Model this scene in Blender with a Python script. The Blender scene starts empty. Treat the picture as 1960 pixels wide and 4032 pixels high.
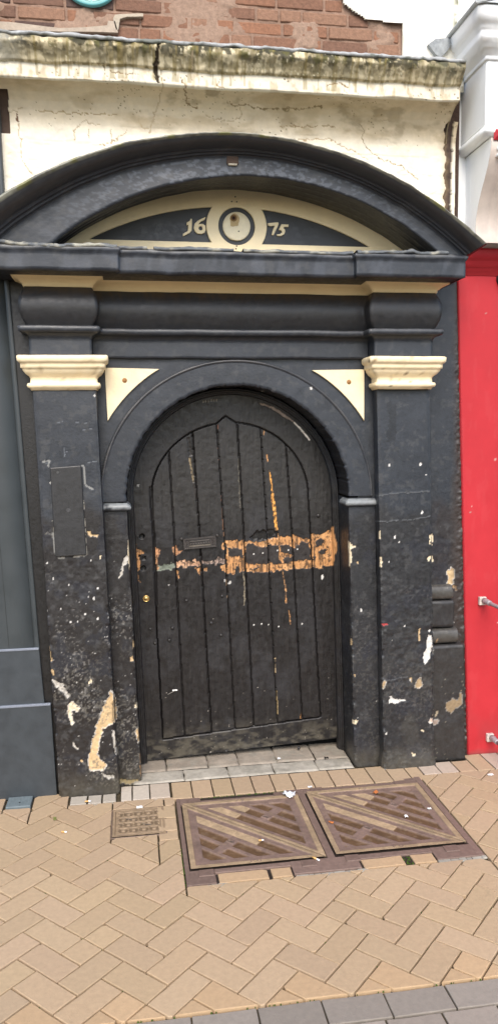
import bpy, math, random
import numpy as np
from mathutils import Vector, Matrix
random.seed(7); rng = np.random.default_rng(11)
sc = bpy.context.scene
COL = sc.collection

# ------------------------------------------------------------------ camera model (matches the photograph)
F, CX, CY = 3030., 980., 2016.
AX = np.array([20000., -536., F]); AX /= np.linalg.norm(AX)
AD = np.array([345., 30000., F]); AD -= AX * (AD @ AX); AD /= np.linalg.norm(AD)
AY = np.cross(AD, AX)
if AY[2] < 0: AY = -AY
CAM = np.array([-.46, -3.46, 1.6])
def _ray(px, py):
    c = np.array([px - CX, py - CY, F]); return np.array([c @ AX, c @ AY, -(c @ AD)])
def W(p, y=0.):                      # photo position -> (x, z) on the upright plane at depth y
    r = _ray(*p); q = CAM + r * ((y - CAM[1]) / r[1]); return (float(q[0]), float(q[2]))
def G(p, z=0.):                      # photo position -> (x, y) on the level plane z
    r = _ray(*p); q = CAM + r * ((z - CAM[2]) / r[2]); return (float(q[0]), float(q[1]))
def cr(x0, y0, s):                   # a measuring window of the photograph
    return lambda *pts: [(x0 + a * s, y0 + b * s) for a, b in pts]
k1, k2, k3, k4 = cr(0,0,.7827), cr(980,0,.7827), cr(0,700,.7827), cr(980,700,.7827)
k5, k6, k7, k8 = cr(0,1500,.7827), cr(980,1500,.7827), cr(0,2300,.7827), cr(980,2300,.7827)
kE4, kE5, kA, kB = cr(500,2000,.3594), cr(900,2000,.3994), cr(500,1500,.3994), cr(880,1500,.4153)
kS, kP, kT = cr(1640,2200,.34934), cr(1500,2650,.27955), cr(700,750,.39936)
kL = cr(0,2400,.33)

# ------------------------------------------------------------------ noise
def _h(ix, iy, s):
    h = (ix.astype(np.int64) * 374761393 + iy.astype(np.int64) * 668265263 + s * 1446647) & 0xffffffff
    h = ((h ^ (h >> 13)) * 1274126177) & 0xffffffff
    return ((h ^ (h >> 16)) & 0xffffff) / float(0xffffff)
def vn(x, y, s=0):
    x = np.asarray(x, float); y = np.asarray(y, float)
    ix, iy = np.floor(x), np.floor(y); fx, fy = x - ix, y - iy
    fx = fx * fx * (3 - 2 * fx); fy = fy * fy * (3 - 2 * fy)
    a = _h(ix, iy, s); b = _h(ix + 1, iy, s); c = _h(ix, iy + 1, s); d = _h(ix + 1, iy + 1, s)
    return (a + (b - a) * fx) * (1 - fy) + (c + (d - c) * fx) * fy
def fbm(x, y, f, o=4, s=0):
    t = 0.; n = 0.; a = 1.
    for i in range(o):
        t = t + a * vn(np.asarray(x) * f + 17.3 * i, np.asarray(y) * f - 9.1 * i, s + i); n += a; a *= .5; f *= 2.03
    return t / n
def ss(a, b, x):
    t = np.clip((x - a) / (b - a), 0, 1); return t * t * (3 - 2 * t)
def lin(r, g, b):
    return np.array([((c / 255.) / 12.92 if c <= 10 else (((c / 255.) + .055) / 1.055) ** 2.4) for c in (r, g, b)])
def inpoly(X, Z, poly):
    ins = np.zeros(np.shape(X), bool); n = len(poly)
    for i in range(n):
        x1, y1 = poly[i]; x2, y2 = poly[(i + 1) % n]
        if y1 == y2: continue
        ins ^= ((y1 > Z) != (y2 > Z)) & (X < (x2 - x1) * (Z - y1) / (y2 - y1) + x1)
    return ins

class Coat:
    """colour + relief painted on a surface addressed by (x, z)"""
    def __init__(s, X, Z, base, y=0.):
        s.X, s.Z, s.y = X, Z, y; s.c = np.array(np.broadcast_to(base, X.shape + (3,)), float); s.d = np.zeros(X.shape)
        s.jx = (fbm(X, Z, 60, 3, 5) - .5); s.jz = (fbm(X, Z, 60, 3, 9) - .5)
    def mix(s, m, col): s.c += m[..., None] * (np.asarray(col) - s.c)
    def poly(s, pts, col, jit=.014, depth=-.0015, rim=None, vary=.25, w=False):
        P = pts if w else [W(p, s.y) for p in pts]
        xs = [p[0] for p in P]; zs = [p[1] for p in P]; M = .03
        bb = (s.X > min(xs) - M) & (s.X < max(xs) + M) & (s.Z > min(zs) - M) & (s.Z < max(zs) + M)
        if not bb.any(): return
        x, z = s.X[bb], s.Z[bb]
        m = inpoly(x + s.jx[bb] * jit, z + s.jz[bb] * jit, P)
        if rim is not None:
            r = np.zeros(m.shape, bool)
            for dx, dz in ((.004, 0), (-.004, 0), (0, .004), (0, -.004)):
                r |= inpoly(x + dx + s.jx[bb] * jit, z + dz + s.jz[bb] * jit, P)
            cc = s.c[bb]; cc[r & ~m] = rim; s.c[bb] = cc
        v = 1 - vary / 2 + vary * fbm(x, z, 90, 3, 31)
        cc = s.c[bb]; cc[m] = (np.asarray(col) * v[:, None])[m]; s.c[bb] = cc
        dd = s.d[bb]; dd[m] = depth; s.d[bb] = dd
    def dot(s, p, r, col, jit=.006, depth=-.001, w=False, asp=1.):
        x0, z0 = p if w else W(p, s.y)
        P = [(x0 + r * math.cos(a) , z0 + r * asp * math.sin(a)) for a in np.linspace(0, 2 * math.pi, 9)[:-1]]
        s.poly(P, col, jit, depth, w=True)
    def line(s, pts, r, col, jit=.004, depth=-.001, w=False):
        P = pts if w else [W(p, s.y) for p in pts]
        for (a, b), (c, d) in zip(P[:-1], P[1:]):
            L = math.hypot(c - a, d - b) + 1e-9; nx, nz = -(d - b) / L * r, (c - a) / L * r
            s.poly([(a + nx, b + nz), (c + nx, d + nz), (c - nx, d - nz), (a - nx, b - nz)], col, jit, depth, w=True)
    def specks(s, f, thr, col, zone=1., seed=3, depth=-.0006, r=.33):
        """small irregular spots: one per cell of size 1/f, kept where a hash < thr*zone"""
        gx = s.X * f + .8 * (fbm(s.X, s.Z, f * .7, 2, seed + 40) - .5); gz = s.Z * f + .8 * (fbm(s.X, s.Z, f * .7, 2, seed + 50) - .5)
        ix, iz = np.floor(gx), np.floor(gz)
        cxx = ix + .5 + .5 * (_h(ix, iz, seed) - .5); czz = iz + .5 + .5 * (_h(ix, iz, seed + 1) - .5)
        rr = r * (.35 + .65 * _h(ix, iz, seed + 2))
        m = (np.hypot(gx - cxx, gz - czz) < rr) & (_h(ix, iz, seed + 3) < thr * zone)
        s.c[m] = np.asarray(col) * (.7 + .6 * _h(ix, iz, seed + 4))[m][:, None]; s.d[m] = depth

# ------------------------------------------------------------------ mesh helpers
def tag(o, label=None, cat=None, group=None, kind=None):
    if label: o['label'] = label
    if cat:
        o['category'] = cat
        if not kind: o['kind'] = 'thing'
    if group: o['group'] = group
    if kind: o['kind'] = kind
    return o
def link(name, me, mat=None, parent=None, smooth=False):
    if mat is not None and not me.materials: me.materials.append(mat)
    if smooth:
        me.polygons.foreach_set('use_smooth', np.ones(len(me.polygons), bool))
    o = bpy.data.objects.new(name, me); COL.objects.link(o)
    if parent is not None: o.parent = parent
    return o
def empty(name, label, cat, group=None, loc=(0, 0, 0)):
    o = bpy.data.objects.new(name, None); COL.objects.link(o); o.location = loc; o.empty_display_size = .1
    return tag(o, label, cat, group)
def setcol(me, C):
    a = me.color_attributes.new('col', 'FLOAT_COLOR', 'POINT')
    C = np.asarray(C, np.float32).reshape(-1, 3); b = np.ones((len(C), 4), np.float32); b[:, :3] = np.clip(C, 0, 1)
    a.data.foreach_set('color', b.ravel())
def raw(name, V, Fq, mat, parent=None, col=None, smooth=False):
    V = np.asarray(V, np.float32).reshape(-1, 3); Fq = np.asarray(Fq, np.int32)
    me = bpy.data.meshes.new(name)
    me.vertices.add(len(V)); me.vertices.foreach_set('co', V.ravel())
    n = Fq.shape[1]
    me.loops.add(Fq.size); me.loops.foreach_set('vertex_index', Fq.ravel())
    me.polygons.add(len(Fq)); me.polygons.foreach_set('loop_start', np.arange(0, Fq.size, n, dtype=np.int32))
    me.update(calc_edges=True); me.validate()
    if col is not None: setcol(me, col)
    return link(name, me, mat, parent, smooth)
def gridmesh(name, P, mat, parent=None, col=None, mask=None, flip=False, smooth=True):
    m, n = P.shape[:2]; I = np.arange(m * n).reshape(m, n)
    Q = np.stack([I[:-1, :-1], I[1:, :-1], I[1:, 1:], I[:-1, 1:]], -1)
    if flip: Q = Q[..., ::-1]
    Q = Q[mask] if mask is not None else Q.reshape(-1, 4)
    Q = Q.reshape(-1, 4); u, inv = np.unique(Q, return_inverse=True); Q = inv.reshape(-1, 4)
    V = P.reshape(-1, 3)[u]; C = None if col is None else col.reshape(-1, 3)[u]
    return raw(name, V, Q, mat, parent, C, smooth)
def pyd(name, V, Fc, mat, parent=None, col=None, smooth=False):
    me = bpy.data.meshes.new(name); me.from_pydata([tuple(v) for v in V], [], [tuple(f) for f in Fc]); me.update()
    if col is not None: setcol(me, col)
    return link(name, me, mat, parent, smooth)
class MB:
    def __init__(s): s.v = []; s.f = []; s.c = []
    def add(s, V, Fc, c=(1, 1, 1)):
        b = len(s.v); s.v += [tuple(v) for v in V]; s.f += [tuple(b + i for i in f) for f in Fc]; s.c += [tuple(c)] * len(V)
    def box(s, x0, x1, y0, y1, z0, z1, c=(1, 1, 1), bev=0.):
        if bev <= 0:
            V = [(x, y, z) for z in (z0, z1) for y in (y0, y1) for x in (x0, x1)]
            s.add(V, [(0, 2, 3, 1), (4, 5, 7, 6), (0, 1, 5, 4), (2, 6, 7, 3), (0, 4, 6, 2), (1, 3, 7, 5)], c); return
        V = []; X = (x0, x1); Y = (y0, y1); Z = (z0, z1); idx = {}
        for i in (0, 1):
            for j in (0, 1):
                for k in (0, 1):
                    sx, sy, sz = (1 - 2 * i) * bev, (1 - 2 * j) * bev, (1 - 2 * k) * bev
                    for a, p in enumerate(((X[i], Y[j] + sy, Z[k] + sz), (X[i] + sx, Y[j], Z[k] + sz), (X[i] + sx, Y[j] + sy, Z[k]))):
                        idx[i, j, k, a] = len(V); V.append(p)
        Fc = []
        for i in (0, 1): Fc.append([idx[i, 0, 0, 0], idx[i, 1, 0, 0], idx[i, 1, 1, 0], idx[i, 0, 1, 0]])
        for j in (0, 1): Fc.append([idx[0, j, 0, 1], idx[1, j, 0, 1], idx[1, j, 1, 1], idx[0, j, 1, 1]])
        for k in (0, 1): Fc.append([idx[0, 0, k, 2], idx[1, 0, k, 2], idx[1, 1, k, 2], idx[0, 1, k, 2]])
        for i in (0, 1):
            for j in (0, 1): Fc.append([idx[i, j, 0, 0], idx[i, j, 1, 0], idx[i, j, 1, 1], idx[i, j, 0, 1]])
        for i in (0, 1):
            for k in (0, 1): Fc.append([idx[i, 0, k, 0], idx[i, 1, k, 0], idx[i, 1, k, 2], idx[i, 0, k, 2]])
        for j in (0, 1):
            for k in (0, 1): Fc.append([idx[0, j, k, 1], idx[1, j, k, 1], idx[1, j, k, 2], idx[0, j, k, 2]])
        for i in (0, 1):
            for j in (0, 1):
                for k in (0, 1): Fc.append([idx[i, j, k, 0], idx[i, j, k, 1], idx[i, j, k, 2]])
        s.add(V, Fc, c)
    def tube(s, pts, r, n=12, c=(1, 1, 1), cap=True):
        pts = [Vector(p) for p in pts]; rings = []
        rr = r if isinstance(r, (list, tuple)) else [r] * len(pts)
        V = []; Fc = []
        for i, p in enumerate(pts):
            t = ((pts[min(i + 1, len(pts) - 1)] - pts[max(i - 1, 0)])).normalized()
            up = Vector((0, 0, 1)) if abs(t.z) < .9 else Vector((1, 0, 0))
            a = t.cross(up).normalized(); b = t.cross(a)
            for j in range(n):
                q = 2 * math.pi * j / n; V.append(p + (a * math.cos(q) + b * math.sin(q)) * rr[i])
        for i in range(len(pts) - 1):
            for j in range(n):
                k = (j + 1) % n; Fc.append((i * n + j, i * n + k, (i + 1) * n + k, (i + 1) * n + j))
        if cap: Fc += [tuple(range(n))[::-1], tuple((len(pts) - 1) * n + j for j in range(n))]
        s.add(V, Fc, c)
    def build(s, name, mat, parent=None, smooth=False, col=True):
        o = pyd(name, s.v, s.f, mat, parent, s.c if col else None, smooth)
        import bmesh
        bm = bmesh.new(); bm.from_mesh(o.data); bmesh.ops.recalc_face_normals(bm, faces=bm.faces); bm.to_mesh(o.data); bm.free()
        return o
def lathe_y(name, prof, cx, cz, mat, parent, n=24, col=(1, 1, 1), smooth=True):
    """prof: (radius, y) revolved about an axis along y"""
    a = np.linspace(0, 2 * math.pi, n + 1); P = np.zeros((len(prof), n + 1, 3))
    for i, (r, y) in enumerate(prof):
        P[i, :, 0] = cx + r * np.cos(a); P[i, :, 1] = y; P[i, :, 2] = cz + r * np.sin(a)
    return gridmesh(name, P, mat, parent, np.broadcast_to(np.asarray(col, float), P.shape).copy(), smooth=smooth)
def plate(name, loops, y0, y1, mat, parent, bevel=.0012, col=None):
    """flat plate in the facade plane, outline + holes as (x,z) loops, between depths y1 (front, smaller) and y0"""
    cu = bpy.data.curves.new('c', 'CURVE'); cu.dimensions = '2D'; cu.fill_mode = 'BOTH'
    cu.extrude = max((y0 - y1) / 2 - bevel, .0001); cu.bevel_depth = bevel; cu.bevel_resolution = 0
    for lp in loops:
        sp = cu.splines.new('POLY'); sp.points.add(len(lp) - 1); sp.use_cyclic_u = True
        for p, (x, z) in zip(sp.points, lp): p.co = (x, z, 0, 1)
    t = bpy.data.objects.new('t', cu); COL.objects.link(t)
    dg = bpy.context.evaluated_depsgraph_get(); me = bpy.data.meshes.new_from_object(t.evaluated_get(dg)); bpy.data.objects.remove(t)
    ym = (y0 + y1) / 2
    me.transform(Matrix(((1, 0, 0, 0), (0, 0, -1, ym), (0, 1, 0, 0), (0, 0, 0, 1))))
    me.materials.clear(); me.name = name
    if col is not None: setcol(me, np.broadcast_to(np.asarray(col, float), (len(me.vertices), 3)))
    return link(name, me, mat, parent)

# ------------------------------------------------------------------ materials
def mat(name, base=None, rough=.55, bump=.3, bscale=120., bdist=.002, var=.25, vscale=30., spec=.4, metal=0., stains_glints=None, coat=0., grit=0., pits=0.):
    m = bpy.data.materials.new(name); m.use_nodes = True; nt = m.node_tree; N = nt.nodes; L = nt.links
    b = N['Principled BSDF']; b.inputs['Specular IOR Level'].default_value = spec; b.inputs['Metallic'].default_value = metal
    b.inputs['Coat Weight'].default_value = coat
    tc = N.new('ShaderNodeTexCoord')
    if base is None:
        at = N.new('ShaderNodeAttribute'); at.attribute_name = 'col'; csrc = at.outputs['Color']
    else:
        rg = N.new('ShaderNodeRGB'); rg.outputs[0].default_value = (*base, 1); csrc = rg.outputs[0]
    n1 = N.new('ShaderNodeTexNoise'); n1.inputs['Scale'].default_value = vscale; n1.inputs['Detail'].default_value = 6; n1.inputs['Roughness'].default_value = .65
    L.new(tc.outputs['Object'], n1.inputs['Vector'])
    mr = N.new('ShaderNodeMapRange'); mr.inputs['From Min'].default_value = .3; mr.inputs['From Max'].default_value = .7
    mr.inputs['To Min'].default_value = 1 - var; mr.inputs['To Max'].default_value = 1 + var
    L.new(n1.outputs['Fac'], mr.inputs['Value'])
    mx = N.new('ShaderNodeVectorMath'); mx.operation = 'SCALE'; L.new(csrc, mx.inputs[0]); L.new(mr.outputs[0], mx.inputs['Scale'])
    out = mx.outputs[0]
    if stains_glints:
        scol, sth, sscale, (sx, sy, sz) = stains_glints
        mp = N.new('ShaderNodeMapping'); mp.inputs['Scale'].default_value = (sx, sy, sz); L.new(tc.outputs['Object'], mp.inputs[0])
        n2 = N.new('ShaderNodeTexNoise'); n2.inputs['Scale'].default_value = sscale; n2.inputs['Detail'].default_value = 8; n2.inputs['Roughness'].default_value = .7; L.new(mp.outputs[0], n2.inputs['Vector'])
        r2 = N.new('ShaderNodeMapRange'); r2.inputs['From Min'].default_value = sth; r2.inputs['From Max'].default_value = sth + .12; L.new(n2.outputs['Fac'], r2.inputs['Value'])
        mm = N.new('ShaderNodeMix'); mm.data_type = 'RGBA'; L.new(r2.outputs[0], mm.inputs[0]); L.new(out, mm.inputs[6]); mm.inputs[7].default_value = (*scol, 1); out = mm.outputs[2]
    L.new(out, b.inputs['Base Color'])
    n3 = N.new('ShaderNodeTexNoise'); n3.inputs['Scale'].default_value = bscale; n3.inputs['Detail'].default_value = 5; n3.inputs['Roughness'].default_value = .6; L.new(tc.outputs['Object'], n3.inputs['Vector'])
    hs = n3.outputs['Fac']
    if pits:
        vo = N.new('ShaderNodeTexVoronoi'); vo.inputs['Scale'].default_value = pits; L.new(tc.outputs['Object'], vo.inputs['Vector'])
        vr = N.new('ShaderNodeMapRange'); vr.inputs['From Min'].default_value = 0; vr.inputs['From Max'].default_value = .25; L.new(vo.outputs['Distance'], vr.inputs['Value'])
        ad = N.new('ShaderNodeMath'); ad.operation = 'ADD'; L.new(hs, ad.inputs[0]); L.new(vr.outputs[0], ad.inputs[1]); hs = ad.outputs[0]
    bp = N.new('ShaderNodeBump'); bp.inputs['Strength'].default_value = bump; bp.inputs['Distance'].default_value = bdist
    L.new(hs, bp.inputs['Height']); L.new(bp.outputs[0], b.inputs['Normal'])
    rr = N.new('ShaderNodeMapRange'); rr.inputs['From Min'].default_value = .3; rr.inputs['From Max'].default_value = .7
    rr.inputs['To Min'].default_value = max(rough - .1, .05); rr.inputs['To Max'].default_value = min(rough + .12, 1)
    L.new(n1.outputs['Fac'], rr.inputs['Value']); L.new(rr.outputs[0], b.inputs['Roughness'])
    return m
SLATE = np.array([.0215, .0255, .0330]); BROWN = np.array([.015, .0132, .0130]); CHAR = np.array([.014, .0145, .016])
CREAM = np.array([.84, .70, .46]); PALE = np.array([.70, .59, .41]); STONE = np.array([.52, .37, .20]); WHITE = np.array([.60, .58, .54])
ORANGE = np.array([.43, .215, .085]); RUST = np.array([.30, .15, .075])
M_black = mat('black_masonry_paint', None, .42, .26, 90, .003, .2, 60, .5, stains_glints=((.085, .088, .092), .665, 38, (1, 1, 1)))  # pale flecks painted into the black as glints and scuffs
M_blackm = mat('black_moulding_paint', None, .42, .2, 80, .003, .18, 50, .5, stains_glints=((.085, .092, .10), .675, 30, (1, 1, 1)))  # small light flecks imitate glints and scuffs on the mouldings
M_door = mat('black_door_paint', None, .40, .3, 90, .002, .22, 40, .4)
M_cream = mat('cream_gloss_paint', CREAM, .45, .5, 28, .004, .09, 14, .4, stains_glints=((.46, .29, .13), .62, 11, (1, 1, .35)))
M_creamv = mat('cream_render', None, .8, .5, 45, .004, .10, 20, .25)
M_ston = mat('stone_attr', None, .85, .6, 120, .003, .15, 45, .2)
M_paver = mat('clay_paver', None, .88, .6, 170, .0015, .09, 60, .2, pits=140., stains_glints=((.22, .15, .09), .64, 120, (1, 1, 1)))
M_iron = mat('cast_iron', None, .6, .5, 160, .0015, .2, 60, .35)
M_brick = mat('old_brick', None, .9, .8, 90, .004, .22, 60, .15)
M_white = mat('white_gloss_paint', (.87, .88, .88), .4, .1, 20, .002, .04, 8, .4)
M_beige = mat('taupe_fluted_paint', (.55, .47, .41), .5, .25, 30, .002, .12, 14, .4)
M_red = mat('red_gloss_paint', None, .5, .12, 25, .001, .07, 6, .25)
M_redm = mat('red_moulding_paint', (.40, .026, .034), .5, .12, 25, .001, .07, 6, .25)
M_grey = mat('grey_green_paint', (.038, .045, .048), .42, .15, 30, .001, .06, 9, .45)
M_plinth = mat('slate_blue_plinth_paint', (.038, .045, .051), .45, .35, 30, .002, .12, 16, .45)
M_brass = mat('brass', (.62, .42, .16), .3, .1, 200, .0005, .1, 60, .5, metal=.9)
M_dark = mat('dark_void', (.006, .006, .006), .9, 0, 10, .001, .1, 10, .1)
M_steel = mat('galvanised_pipe', (.36, .33, .34), .5, .3, 120, .0008, .2, 60, .5, metal=.4)
M_plast = mat('grey_plastic_cover', (.13, .16, .17), .55, .3, 120, .0006, .15, 40, .4)
M_paper = mat('white_paper', (.8, .8, .8), .7, .2, 200, .0005, .05, 60, .3)
M_foil = mat('foil_wrapper', (.75, .78, .82), .3, .3, 200, .0008, .1, 60, .6, metal=.3)
M_filter = mat('cigarette_filter', (.65, .38, .14), .8, .2, 200, .0005, .1, 60, .2)
M_leaf = mat('dead_leaf', (.42, .14, .04), .7, .3, 200, .0005, .2, 90, .3)
M_moss = mat('green_moss', (.05, .09, .015), .95, .8, 200, .004, .35, 90, .1)
M_lead = mat('lead_flashing', None, .6, .6, 40, .004, .25, 30, .4)
M_plq = mat('turquoise_plaque_enamel', (.13, .42, .44), .4, .1, 60, .001, .08, 20, .4)
M_plqw = mat('pale_plaque_lettering', (.62, .80, .74), .5, .1, 60, .001, .05, 20, .4)
M_slate2 = mat('slate_patch', (.30, .32, .33), .8, .6, 60, .004, .3, 40, .3)
M_ground = mat('ground_sand', (.065, .052, .033), .95, .8, 150, .004, .4, 40, .1, stains_glints=((.035, .055, .012), .60, 6, (1, 1, 1)))

LK = .026
def lean(z): return LK * np.clip(1.78 - np.asarray(z, float), 0, None)

# ------------------------------------------------------------------ black paint colouring
NEUT = np.array([.0175, .0180, .0200])
def black(X, Z, seed=0, y=0., brown_from=1.27, low=None):
    edge = brown_from + .22 * (fbm(X, Z, 7, 4, seed + 2) - .5)
    t = ss(edge - .05, edge + .05, Z)[..., None]
    base = (BROWN if low is None else low) * (1 - t) + SLATE * t
    m = fbm(X, Z, 6, 4, seed + 11)[..., None]
    base = base * (.72 + .55 * m)
    c = Coat(X, Z, base, y)
    bl = ss(.55, .68, fbm(X, Z, 14, 4, seed + 21)) * .5 * (Z < edge); c.mix(bl, np.array([.017, .019, .027]))
    st = ss(.60, .70, fbm(X, Z, 40, 4, seed + 25)) * .35; c.mix(st, np.array([.06, .06, .06]))
    return c
CHIPS = []     # (poly, colour, rim)  painted where it falls on any of the lower surfaces
def chip(pts, col=STONE, rim=None): CHIPS.append((pts, col, rim))
R_ = np.array([.45, .42, .37])
chip(k5((180,665),(190,668),(196,700),(208,730),(200,742),(186,735)), PALE)
chip(k5((196,812),(206,808),(208,828),(198,836)), STONE)
chip(k5((200,870),(207,870),(216,898),(204,900)), PALE)
chip(k5((438,758),(455,752),(462,770),(500,775),(496,785),(452,778)), STONE)
chip(k5((415,610),(424,615),(430,760),(418,765)), R_)
chip(k5((505,875),(514,875),(514,892),(506,892)), PALE)
chip(k7((243,315),(250,312),(262,350),(268,386),(250,388),(246,350)), STONE)
chip(k7((254,420),(268,425),(272,452),(262,455)), STONE)
chip(k7((258,470),(275,480),(318,496),(352,560),(345,575),(310,530),(275,502)), R_)
chip(k7((350,600),(372,592),(405,622),(392,634),(362,626),(358,650),(372,690),(362,700),(348,665),(345,625)), PALE, R_)
chip(k7((362,790),(375,795),(398,828),(390,834),(368,808)), R_)
chip(k7((560,535),(572,560),(583,600),(585,690),(545,702),(540,710),(515,720),(502,790),(492,850),(500,872),(540,908),(520,928),(480,930),(452,926),(444,890),(462,820),(490,705),(515,640),(535,580)), STONE, R_)
chip(k7((405,878),(418,880),(420,890),(408,892)), STONE)
chip(k7((455,475),(466,482),(460,498),(444,500)), PALE)
chip(k7((568,735),(580,740),(588,800),(592,860),(580,850),(570,790)), R_)
chip(k7((505,940),(545,955),(580,965),(575,978),(530,965)), R_)
chip(k7((690,238),(694,300),(694,345),(684,330),(672,315),(682,270)), STONE)
chip(k7((655,365),(672,360),(670,388),(656,385)), STONE)
chip(k7((697,355),(706,365),(708,385),(698,380)), PALE)
chip(k7((680,602),(698,598),(700,622),(682,625)), PALE)
chip(k7((716,715),(720,760),(715,790),(698,798),(690,770),(680,748),(692,735)), STONE, R_)
chip(k7((706,855),(726,850),(728,900),(730,940),(718,960),(706,975),(704,940),(710,900)), np.array([.38,.22,.11]))
chip(k7((598,985),(640,985),(700,990),(690,1004),(600,1005)), np.array([.33,.25,.12]))
chip(kE4((20,370),(45,315),(60,310),(70,400),(75,550),(88,800),(62,770),(48,740),(50,700),(30,640),(20,560)), PALE)
chip(kE4((-40,560),(0,520),(18,530),(15,600),(-30,640),(-60,750),(-85,770)), R_)
chip(kE5((1165,340),(1200,335),(1232,375),(1262,372),(1225,395),(1200,420),(1225,462),(1212,520),(1205,570),(1185,628),(1168,620),(1172,520),(1160,420)), PALE)
chip(kE5((1165,255),(1190,265),(1185,290),(1168,290)), np.array([.5,.3,.2]))
chip(kE5((1128,298),(1148,300),(1142,330),(1126,328)), PALE)
chip(k6((653,758),(664,758),(664,798),(656,798)), PALE)
chip(k6((660,885),(674,888),(672,935),(660,935)), PALE)
chip(k6((910,772),(922,772),(922,830),(914,825)), PALE)
chip(k6((914,880),(924,885),(922,905),(900,912)), PALE)
chip(k6((540,905),(552,908),(548,922),(540,920)), STONE)
chip(k8((907,260),(918,262),(928,300),(925,345),(905,385),(890,412),(884,405),(880,352),(896,332),(898,290)), WHITE)
chip(k8((855,225),(864,225),(866,292),(858,290)), STONE)
chip(k8((525,452),(540,455),(535,468),(525,466)), STONE)
chip(k8((525,688),(545,690),(542,712),(522,712)), PALE)
chip(k8((512,280),(520,282),(516,330),(508,332)), STONE)
chip(kP((48,120),(80,122),(62,190),(42,240),(14,225),(25,160)), STONE, R_)
chip(kP((402,88),(432,80),(436,140),(410,130)), STONE)
chip(kP((545,75),(590,135),(575,200),(540,232),(488,212),(500,145)), STONE, R_)
chip(kP((125,345),(160,345),(185,378),(280,378),(350,372),(350,396),(275,415),(205,462),(130,432)), WHITE)
chip(kP((910,430),(960,400),(990,362),(1030,372),(1068,402),(1098,340),(1112,250),(1128,300),(1136,430),(1050,500),(985,562),(915,520)), STONE, R_)
chip(kP((758,528),(795,535),(785,600),(735,632),(752,590)), PALE)
chip(kP((700,672),(790,662),(790,715),(700,722)), np.array([.6,.45,.36]), WHITE)
chip(kP((580,810),(615,810),(612,845),(585,830)), PALE)
chip(kP((65,850),(95,855),(88,882),(70,878)), WHITE)
chip(kP((440,1150),(480,1150),(510,1165),(480,1185),(445,1185)), PALE)
chip(kS((340,150),(375,105),(410,108),(414,180),(402,290),(340,290),(350,240)), STONE, R_)
chip(kS((402,300),(430,300),(456,362),(430,375)), np.array([.5,.32,.16]))
chip(kS((212,905),(230,900),(242,955),(225,955)), np.array([.5,.32,.16]))
DOTS = [(6,710,424,.009),(6,868,418,.009),(6,875,664,.009),(6,737,786,.009),(6,758,815,.007),(6,707,912,.006),(6,895,475,.005),(5,258,512,.007),(5,301,757,.006),(5,272,992,.007),(5,240,915,.005),(5,347,1024,.006),(5,460,898,.005),(5,495,1040,.007),
 (8,563,132,.009),(8,787,216,.006),(8,912,238,.008),(8,696,757,.006),(8,948,270,.006),(8,815,490,.007),(7,355,186,.006),(7,390,185,.005),(7,495,172,.007),(7,312,122,.005),(7,430,148,.005),(7,302,901,.004),(7,473,70,.008),(5,475,72,.008),(6,301,40,.007),(8,1028,190,.007),(8,990,137,.006)]
kk = {5: k5, 6: k6, 7: k7, 8: k8}
def wear(c, amt=1., seed=0, sx=1.):
    for P, col, rim in CHIPS: c.poly(P, col, .016, -.003, rim)
    for k, a, b, r in DOTS: c.dot(kk[k]((a, b))[0], r * .62, WHITE, .010, asp=1.25)
    low = ss(1.15, .75, c.Z) * ss(0, .08, c.Z)
    n = fbm(c.X, c.Z, 7, 3, seed + 70)
    cl = ss(.635, .70, fbm(c.X, c.Z, 105, 3, seed + 73)) * low * ss(.50, .66, n) * amt; c.mix(cl * .65, np.array([.17, .16, .145])); c.d -= cl * .0012
    c.specks(95, .02, WHITE * .6, low * amt * (.25 + 1.6 * (c.X < -.3)), seed + 8, r=.24)
    c.mix(ss(.58, .66, fbm(c.X, c.Z, 130, 3, seed + 75)) * ss(.8, .35, c.Z) * ss(.48, .62, fbm(c.X, c.Z, 8, 3, seed + 90)) * .7 * amt, np.array([.13, .12, .10]))
    c.mix(ss(.14, .0, c.Z) * .35 * (.4 + fbm(c.X, c.Z, 18, 3, seed + 95)), np.array([.12, .105, .075]))
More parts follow.
